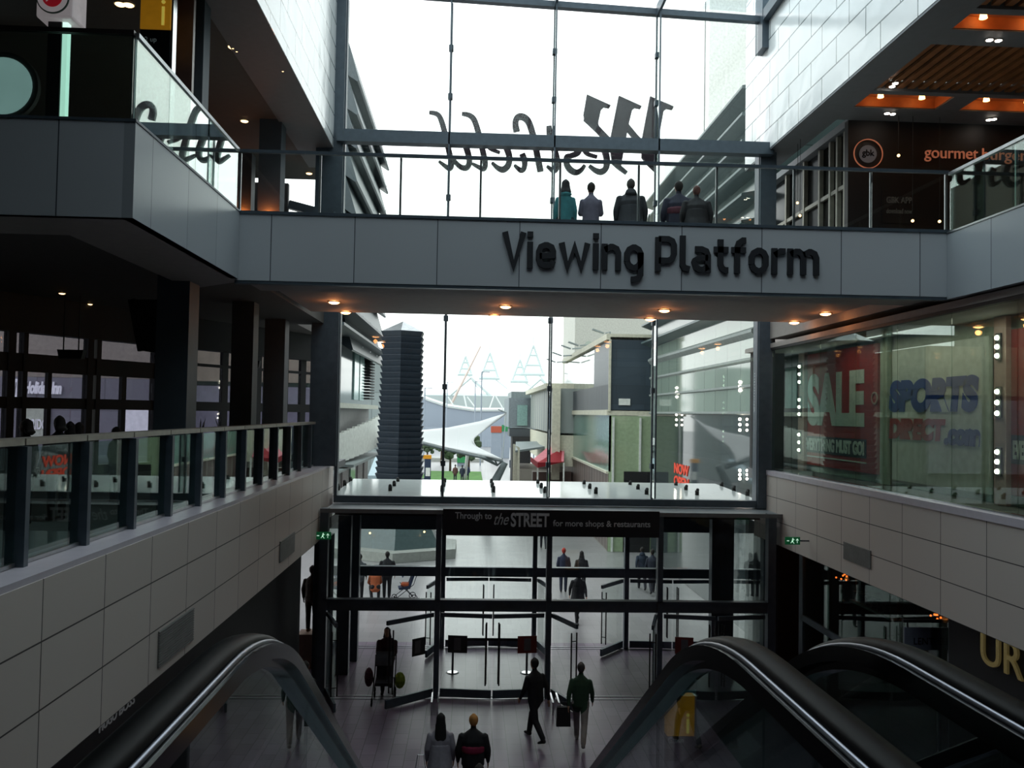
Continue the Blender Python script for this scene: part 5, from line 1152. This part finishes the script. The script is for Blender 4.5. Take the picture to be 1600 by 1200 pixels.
def person(loc, face, h, label, top='202226', legs='1c1e24', shoes='111214', skin='b98b72', hair='1c1714', hairlen=0, pose='stand', coat=0, group=None, bulk=1.0, vox=.014, stripe=None, hood=False):
    """loc on the floor, face = direction faced in degrees (90 = away from the camera)"""
    bulk *= 1.1; S = h/1.75; X = Vector((1,0,0)); seg = []     # seg: (points, radii, material index)
    # local frame: facing +y
    step = {'stand':0, 'walk':.36, 'walk2':-.36, 'lean':0, 'push':.22, 'crouch':0, 'folded':0, 'rail':0}[pose]
    lean = {'lean':.10,'push':.16,'walk':.05,'walk2':.05,'rail':.12}.get(pose, 0)
    hz = .93; sh = 1.43
    b = bulk
    def tr(z): return lean*max(0,(z-hz)/.5)
    def V(x,y,z): return Vector((x,y,z))
    torso = [V(0,0,hz-.08),V(0,tr(1.0)-.0,1.02),V(0,tr(1.12),1.14),V(0,tr(1.28),1.29),V(0,tr(1.38),1.395),V(0,tr(1.43),1.445),V(0,tr(1.46),1.49)]
    seg.append((torso, [(.175*b,.12*b),(.17*b,.12*b),(.172*b,.12*b),(.188*b,.125*b),(.158*b,.11),(.105*b,.085),(.062,.062)], 0))
    neck = [V(0,tr(1.46),1.45),V(0,tr(1.5)+.01,1.55)]; seg.append((neck, [(.058,.058),(.052,.055)], 2))
    hy = tr(1.55)+.015
    head = [V(0,hy+.02,1.535),V(0,hy+.02,1.57),V(0,hy+.012,1.62),V(0,hy+.0,1.68),V(0,hy-.005,1.725),V(0,hy-.005,1.745)]
    seg.append((head, [(.042,.05),(.062,.078),(.074,.094),(.076,.098),(.058,.075),(.03,.04)], 2))
    seg.append(([V(0,hy+.10,1.645),V(0,hy+.122,1.615)], [(.011,.012),(.016,.014)], 2))          # nose
    for s in (-1,1): seg.append(([V(s*.077,hy-.003,1.66),V(s*.08,hy-.008,1.62)], [(.010,.018),(.008,.012)], 2))   # ears
    seg.append(([V(-.02,hy+.103,1.585),V(.02,hy+.103,1.585)], [(.007,.007),(.007,.007)], 2))   # mouth
    for s in (-1,1):
        f = step*s
        hip = V(s*.09,0,hz)
        if pose == 'crouch': knee = V(s*.16,.36,.52); ank = V(s*.13,.02,.09)
        else:
            lift = .10 if f < 0 else 0
            knee = V(s*.095,f*.62+(.05 if f else .01)+(.04 if f<0 else 0),.49); ank = V(s*.09,f*1.02-(.06 if f<0 else 0),.09+lift)
        seg.append(([hip,hip.lerp(knee,.5),knee], [(.098*b,.102*b),(.088,.09),(.072,.074)], 1))
        seg.append(([knee,knee.lerp(ank,.35),ank], [(.070,.072),(.068,.070),(.056,.058)], 1))
        tilt = -.07 if f < 0 else 0
        seg.append(([ank+V(0,-.05,-.035),ank+V(0,.04,-.048+tilt*.3),ank+V(0,.16,-.058+tilt)], [(.042,.045),(.047,.038),(.04,.026)], 3))
        # arms
        shl = V(s*(.150*b+.010),tr(1.36),1.365)
        if pose == 'push': el = V(s*.23,.10+lean,1.11); wr = V(s*.20,.34,1.03)
        elif pose in ('folded',): el = V(s*.215*b,.04,1.10); wr = V(s*.05,.19,1.13)
        elif pose == 'rail': el = V(s*.30,.12,1.14); wr = V(s*.20,.34,1.10)
        elif pose == 'crouch': el = V(s*.24,.2,1.1); wr = V(s*.16,.42,.98)
        else:
            sw = -f*.55; el = V(s*(.205*b+.018),tr(1.15)+sw*.4-.02,1.12); wr = V(s*(.215*b+.012),tr(.9)+sw*.9+.05,.885)
        seg.append(([shl,shl.lerp(el,.5),el], [(.066*b,.066*b),(.058*b,.058*b),(.050*b,.050*b)], 0))
        seg.append(([el,el.lerp(wr,.4),wr], [(.050*b,.050*b),(.045*b,.045*b),(.034,.034)], 0))
        d = (wr-el).normalized(); sd = V(0,1,0) if abs(d.z) > .6 else V(s*.2,0,1); sd = (sd-d*sd.dot(d)).normalized(); nn = d.cross(sd)
        palm = [wr+d*.01, wr+d*.05, wr+d*.088]; seg.append((palm, [(.026,.018),(.038,.018),(.037,.015)], 2, sd))
        for q, (o, l) in enumerate(((-.028,.062),(-.010,.074),(.010,.070),(.028,.054))):
            r0 = wr+d*.088+sd*o; cu = nn*(-s)*.35
            p1 = r0+(d+cu*.3).normalized()*l*.55; p2 = p1+(d+cu*1.6).normalized()*l*.5
            seg.append(([r0,p1,p2], [(.0095,.0095),(.009,.009),(.0075,.0075)], 2))
        tb = wr+d*.03+sd*.03; seg.append(([tb,tb+(d*.7+sd*.7)*.04,tb+(d*1.0+sd*.75)*.065], [(.012,.012),(.0105,.0105),(.009,.009)], 2))
    if pose == 'crouch':
        for q in range(len(seg)):
            pts = seg[q][0]
            if not any(p.z < .95 and seg[q][2] in (1,3) for p in pts):
                seg[q] = ([V(p.x, p.y+.05+.35*(p.z-.9), p.z-.42) for p in pts],)+seg[q][1:]
            else: seg[q] = ([V(p.x,p.y,min(p.z,.56) if seg[q][2]==1 else p.z) for p in pts],)+seg[q][1:]
    mb = MB()
    for s_ in seg: loft_rings(mb, s_[0], s_[1], 12, s_[3] if len(s_) > 3 else X)
    me = remesh(mb, vox)
    # cloth regions by nearest limb
    n = len(me.polygons); cen = np.empty(n*3); me.polygons.foreach_get('center', cen); cen = cen.reshape(n,3)
    best = np.full(n, 1e9); idx = np.zeros(n, int)
    for s_ in seg:
        pts = [np.array(p) for p in s_[0]]; rr = [max(r) for r in s_[1]]
        for i in range(len(pts)-1):
            a, c = pts[i], pts[i+1]; ab = c-a; tt = np.clip(((cen-a)@ab)/(ab@ab+1e-9),0,1)
            dd = np.linalg.norm(cen-(a+tt[:,None]*ab),axis=1)/(rr[i]+(rr[i+1]-rr[i])*tt); m_ = dd < best; best[m_] = dd[m_]; idx[m_] = s_[2]
    me.materials.clear()
    for c_ in (top, legs, skin, shoes): me.materials.append(pm(c_))
    me.polygons.foreach_set('material_index', idx.astype(np.int32))
    me.transform(Matrix.Scale(S,4)); me.polygons.foreach_set('use_smooth', [True]*n)
    o = bpy.data.objects.new('person', me); C.objects.link(o); o.location = loc; o.rotation_euler = (0,0,math.radians(face-90)); tag(o, label, 'person', group); ABS[o.name] = Vector((0,0,0))
    dz = -.42 if pose == 'crouch' else 0; dy = .05+.35*.75 if pose == 'crouch' else 0
    def child(mb2, name, c_, vx=.014):
        m2 = remesh(mb2, vx); m2.transform(Matrix.Scale(S,4)); m2.materials.clear(); m2.materials.append(pm(c_)); 
        q = bpy.data.objects.new(name, m2); C.objects.link(q); q.parent = o; return q
    hb = MB(); Y = hy+dy; Z = dz
    if hairlen >= 0:
        loft_rings(hb, [V(0,Y-.035,1.59+Z),V(0,Y-.03,1.64+Z),V(0,Y-.02,1.69+Z),V(0,Y-.014,1.727+Z),V(0,Y-.01,1.75+Z)], [(.072,.07),(.085,.09),(.086,.098),(.068,.08),(.04,.05)])
        if hairlen > 0:
            k = hairlen; loft_rings(hb, [V(0,Y-.05,1.68+Z),V(0,Y-.07,1.56+Z),V(0,Y-.10,1.56-k*.5+Z),V(0,Y-.10,1.56-k+Z)], [(.08,.07),(.10,.06),(.12,.05),(.06,.03)])
        child(hb, 'hair', hair)
    if hood:
        hb = MB(); loft_rings(hb, [V(0,Y-.07,1.44+Z),V(0,Y-.06,1.52+Z)], [(.13,.09),(.10,.07)]); child(hb, 'hood', top)
    if coat:
        cb = MB(); zc = hz+.1; loft_rings(cb, [V(0,tr(1.2),1.2),V(0,.0,1.0),V(0,.0,.85),V(0,0,.93-coat)], [(.175*b,.13*b),(.19*b,.15*b),(.21*b,.18*b),(.24*b,.22*b)], 16); child(cb, 'coat_skirt', top)
    if stripe:
        cb = MB(); loft_rings(cb, [V(0,tr(1.12),1.10),V(0,tr(1.2),1.19)], [(.178*b,.135*b),(.188*b,.138*b)], 16); child(cb, 'jacket_stripe', stripe)
    return o
def G(px, py): p = PZ(px,py,0); return (p.x,p.y,0)
# hall floor
person(G(836,1158), 120, 1.74, 'person all in black walking by the closed doors, holding a rolled leaflet', top='0c0d10', legs='101218', pose='walk', hairlen=0)
person(G(906,1165), 80, 1.72, 'grey-haired person in green jumper and pale trousers walking out, carrying a black bag', top='24402c', legs='8a8480', shoes='8a8480', hair='4a4644', pose='walk2', hairlen=0)
person((-.42,16.1,0), 92, 1.66, 'person with long black hair in a grey coat pulling a black case, arm linked', top='8f8c94', legs='15161a', hair='0b0a0b', hairlen=.5, coat=.42, pose='stand')
person((.16,16.0,0), 88, 1.68, 'fair-haired person in black and crimson jacket beside the long-haired one', top='0e0e12', legs='0b0c10', hair='b07a3e', hairlen=0, stripe='7c1838', bulk=1.12, pose='stand')
person(G(604,1080), 270, 1.62, 'person in dark red top pushing a loaded pushchair in through the open doors', top='3a1c24', legs='14151a', hair='1d1512', hairlen=.16, pose='push', bulk=1.15)
person(G(902,972), 275, 1.76, 'person in long black coat walking in between the two rows of doors', top='15161c', legs='121318', pose='walk', coat=.25, hairlen=0)
person(G(880,925), 85, 1.72, 'person in navy jacket and red cap standing outside the outer doors', top='1f2740', legs='20263a', hair='a83428', hairlen=0)
person(G(908,930), 85, 1.70, 'person with dark hood standing just right of the red-capped one', top='14151a', legs='14161c', hairlen=.05, hood=True)
person(G(1003,922), 85, 1.70, 'person in dark blue jacket outside, left one of the pair by the outer doors', top='1d2a3c', legs='1a1c26', pose='walk2', hood=True)
person(G(1019,928), 85, 1.74, 'person in dark jacket outside, right one of the pair by the outer doors', top='1a2030', legs='1a1c26', pose='walk')
person(G(1064,855), 80, 1.72, 'person in grey walking far out in the street right of the doors', top='3a3c42', legs='2a2c32', pose='walk')
person(G(1080,853), 80, 1.70, 'second distant walker in the street, on the right of the grey one', top='2a2c32', legs='24262c', pose='stand')
person(G(849,858), 90, 1.72, 'distant person in the street in line with the third door post', top='24262e', legs='20222a', pose='walk2')
person(G(586,940), 100, 1.66, 'crouching person in a rust orange coat outside by the pushchair', top='a4532c', legs='16171c', pose='crouch', hairlen=.1, coat=0)
person(G(604,936), 95, 1.76, 'tall person in black standing behind the crouching orange coat', top='101218', legs='101218', bulk=1.15)
person(G(561,938), 95, 1.70, 'person in grey and black standing left of the crouching orange coat', top='4c5056', legs='16171c')
person((G(471,1165)[0]+.02, G(471,1165)[1], 0), 80, 1.72, 'person with teal backpack panel walking at the left, seen through the escalator glass', top='1e2428', legs='343a42', shoes='6a625c', pose='walk', stripe='5fa3a8')
for i, (px, py, c_) in enumerate(((711,753,'5a4038'),(722,754,'2c3442'),(730,752,'26324c'))):
    person(G(px,py), 90, 1.75, ['distant person in brown by the lawn, leftmost of three','distant person in grey by the lawn, middle of three','distant person in blue by the lawn, rightmost of three'][i], top=c_, legs='2a2c34', vox=.03)
for i, (px, py, c_) in enumerate(((572,742,'2c4a66'),(576,735,'6a4a48'),(570,728,'3a5060'),(579,728,'34404c'))):
    person(G(px,py), 90, 1.72, ['distant walker in blue, nearest in the lane by the ramp','distant walker in dull red in the lane by the ramp','distant walker in slate blue at the lane left edge','distant walker in dark grey at the head of the lane'][i], top=c_, legs='2a2c34', vox=.03)
# mannequin on the plinth
p = PZ(485,1040,0); person((p.x,25.0,.92), 80, 1.80, 'standing brown-clad mannequin on a plinth left of the doors', top='3a2a22', legs='1c1a1a', shoes='8a6a50', skin='4a3a34', hair='33241e')
# only the crown of a head at the foot of the escalator
person((.24,13.9,0), 88, 1.62, 'dark-haired person at the foot of the escalator, only the head in view', top='15161a', legs='15161a', pose='stand')
# platform
def PF(px, Y): return (PY(px,345,Y).x, Y, Z2)
person(PF(883,17.6), 88, 1.70, 'person in teal hooded jacket looking out from the viewing platform', top='2f7076', legs='1e2a30', hair='1a1a1e', hairlen=.14, hood=True, bulk=.82)
person(PF(923,17.6), 88, 1.66, 'slim person in grey top with a bag strap on the viewing platform', top='5a5868', legs='55535f', pose='folded', bulk=.95)
person(PF(985,17.4), 84, 1.70, 'broad person in dark coat holding a trolley handle on the viewing platform', top='20242a', legs='1a1c20', hair='3a3634', bulk=1.2, coat=.1, hood=True)
person(PF(1060,17.6), 84, 1.74, 'tall person in navy and dark red jacket on the viewing platform', top='1a1e30', legs='20242a', stripe='4c2330', bulk=1.25)
person(PF(1088,17.0), 84, 1.50, 'shorter person in black coat at the right end of the platform group', top='14161a', legs='14161a', hair='5a3a34', bulk=1.3, coat=.1)
# seated people behind the left walkway rail
for i, (px, py, Y) in enumerate(((42,656,11.5),(93,651,12.0),(110,660,12.6),(124,661,13.0),(182,668,14.2))):
    p = PY(px,py,Y); person((p.x,Y,5.5), 170-i*30, p.z-5.5, ['dark seated figure behind the left rail, nearest the hotel sign','dark figure behind the left rail under the window bar','small dark figure behind the rail right of the window bar figure','second small dark figure behind the rail, closer to the white screen','low dark figure behind the rail in front of the white screen'][i], top='14161a', legs='14161a', hairlen=.05, skin='3c2c26', group=None)
# ---- things they carry and push
def suitcase(x, y, rot, lab):
    t = thing('suitcase', (x,y,0), lab, 'suitcase')
    MB().box((x-.22,y-.14,.06),(x+.22,y+.14,.86)).build('case_body', M['black'], t, bevel=.03)
    for s in (-.13,.13):
        MB().tube([(x+s-.01,y+.0,.03),(x+s+.01,y,.03)],.03,10).build('wheel', M['rubber'], t)
    MB().tube([(x-.09,y+.08,.86),(x-.05,y+.08,1.12),(x+.05,y+.08,1.12),(x+.09,y+.08,.86)],.009,6).build('pull_handle', M['alu'], t)
suitcase(-.74, 15.55, 0, 'black wheeled suitcase pulled by the long-haired person')
def bag(p, w_, h_, m, lab, z=0):
    x, y = p; t = thing('carrier_bag', (x,y,z), lab, 'bag')
    MB().prism([(x-w_/2,y-.06,z),(x+w_/2,y-.06,z),(x+w_/2*.9,y-.05,z+h_),(x-w_/2*.9,y-.05,z+h_)],(0,.12,0)).build('bag_body', m, t)
    MB().tube([(x-w_*.25,y,z+h_),(x-w_*.18,y,z+h_+.1),(x+w_*.18,y,z+h_+.1),(x+w_*.25,y,z+h_)],.008,5).build('handles', m, t)
g = G(906,1165); bag((g[0]-.36,g[1]-.02), .30, .40, M['black'], 'black carrier bag held low by the person in the green jumper', .42)
def pushchair(x, y, face, lab, frame, fabric, load=None):
    t = thing('pushchair', (x,y,0), lab, 'pushchair'); a = math.radians(face); d = Vector((math.cos(a),math.sin(a),0)); n = Vector((-d.y,d.x,0)); o = Vector((x,y,0))
    def q(u, v, z): return o+d*u+n*v+Vector((0,0,z))
    for v in (-.25,.25):
        MB().tube([q(-.42,v,1.0),q(-.30,v,.62),q(.34,v,.12)],.014,6).tube([q(-.32,v,.12),q(.16,v,.62)],.014,6).build('side_frame', frame, t)
        for u, r in ((-.32,.12),(.36,.09)):
            pts = [q(u+r*math.cos(2*PI*k/16),v,r+r*math.sin(2*PI*k/16)) for k in range(17)]; MB().tube(pts,.016,6).tube([q(u,v-.02,r),q(u,v+.02,r)],.03,8).build('wheel', M['rubber'], t)
    MB().tube([q(-.42,-.25,1.0),q(-.42,.25,1.0)],.016,8).build('push_bar', frame, t)
    MB().prism([q(-.18,-.2,.45),q(.22,-.2,.42),q(.24,-.2,.50),q(-.12,-.2,.56),q(-.26,-.2,.95),q(-.32,-.2,.93)],n*.4).build('seat', fabric, t)
    hb = MB(); pts = [q(-.30+.42*math.sin(k*PI/12),0,.80+.32*math.cos(k*PI/12)-.02) for k in range(6)]
    for a0, b0 in zip(pts, pts[1:]): hb.prism([a0-n*.22,b0-n*.22,b0+n*.22,a0+n*.22],(0,0,.02))
    hb.build('hood', fabric, t); return t
g = G(604,1080); pushchair(g[0]+.0, g[1]-.78, 270, 'dark loaded pushchair rolling in at the left doorway', M['black'], pm('1a1c24'))
t = tag(MB().ball((g[0]+.36,g[1]-.5,.42),.17,12,0,(.8,.7,1.2)).build('shopping_bag', pm('7f8f1e')), 'yellow-green plastic bag hanging on the right side of the loaded pushchair', 'bag')
t = tag(MB().ball((g[0]-.40,g[1]-.45,.48),.16,12,0,(.7,.8,1.5)).build('shopping_bag', pm('4a2634')), 'dark plum bag hanging on the left side of the loaded pushchair', 'bag')
g = G(632,938); pushchair(g[0], g[1], 190, 'navy pushchair with orange seat lining standing outside the left doors', M['black'], pm('22304c'))
tag(MB().box((g[0]-.14,g[1]-.16,.52),(g[0]+.16,g[1]+.16,.66)).build('blanket', pm('b4552e'), bevel=.04), 'orange blanket lying in the navy pushchair outside', 'blanket')
p = PF(1021,17.3); t = thing('shopping_trolley', (p[0],p[1],Z2), 'slim wheeled trolley with thin frame held by the broad person on the platform', 'trolley')
MB().tube([(p[0]-.09,17.3,Z2+.1),(p[0]-.09,17.3,Z2+1.0),(p[0]+.09,17.3,Z2+1.0),(p[0]+.09,17.3,Z2+.1)],.011,6).build('frame', M['alu'], t)
MB().box((p[0]-.15,17.2,Z2+.06),(p[0]+.15,17.42,Z2+.6)).build('bag_body', pm('2a2c34'), t, bevel=.03)
for s in (-.12,.12): MB().tube([(p[0]+s-.02,17.3,Z2+.06),(p[0]+s+.02,17.3,Z2+.06)],.06,12).build('wheel', M['rubber'], t)
# curved bench at the platform rail
for i, px in enumerate((862, 904, 946)):
    q = PF(px,19.0); t = thing('tub_chair', (q[0],19.3,Z2), ['grey rounded tub chair on the platform left of the teal jacket','grey rounded tub chair on the platform between the two slim people','grey rounded tub chair on the platform right of the slim person'][i], 'chair', 'tub chairs on the platform'); mb = MB()
    for k in range(12):
        a0, a1 = PI*1.08*k/12-PI*.04, PI*1.08*(k+1)/12-PI*.04
        P_ = [(q[0]+r*math.cos(a),19.3+r*math.sin(a),Z2+z) for r, a, z in ((.2,a0,.3),(.2,a1,.3),(.25,a1,.92),(.25,a0,.92))]; mb.quad(*P_, .04)
    mb.build('curved_back', M['wave'], t); MB().tube([(q[0],19.3,Z2+.3),(q[0],19.3,Z2+.46)],[.18,.2],20).build('seat', M['mid_wall'], t); MB().tube([(q[0],19.3,Z2),(q[0],19.3,Z2+.3)],[.16,.05],14).build('foot', M['alu'], t)
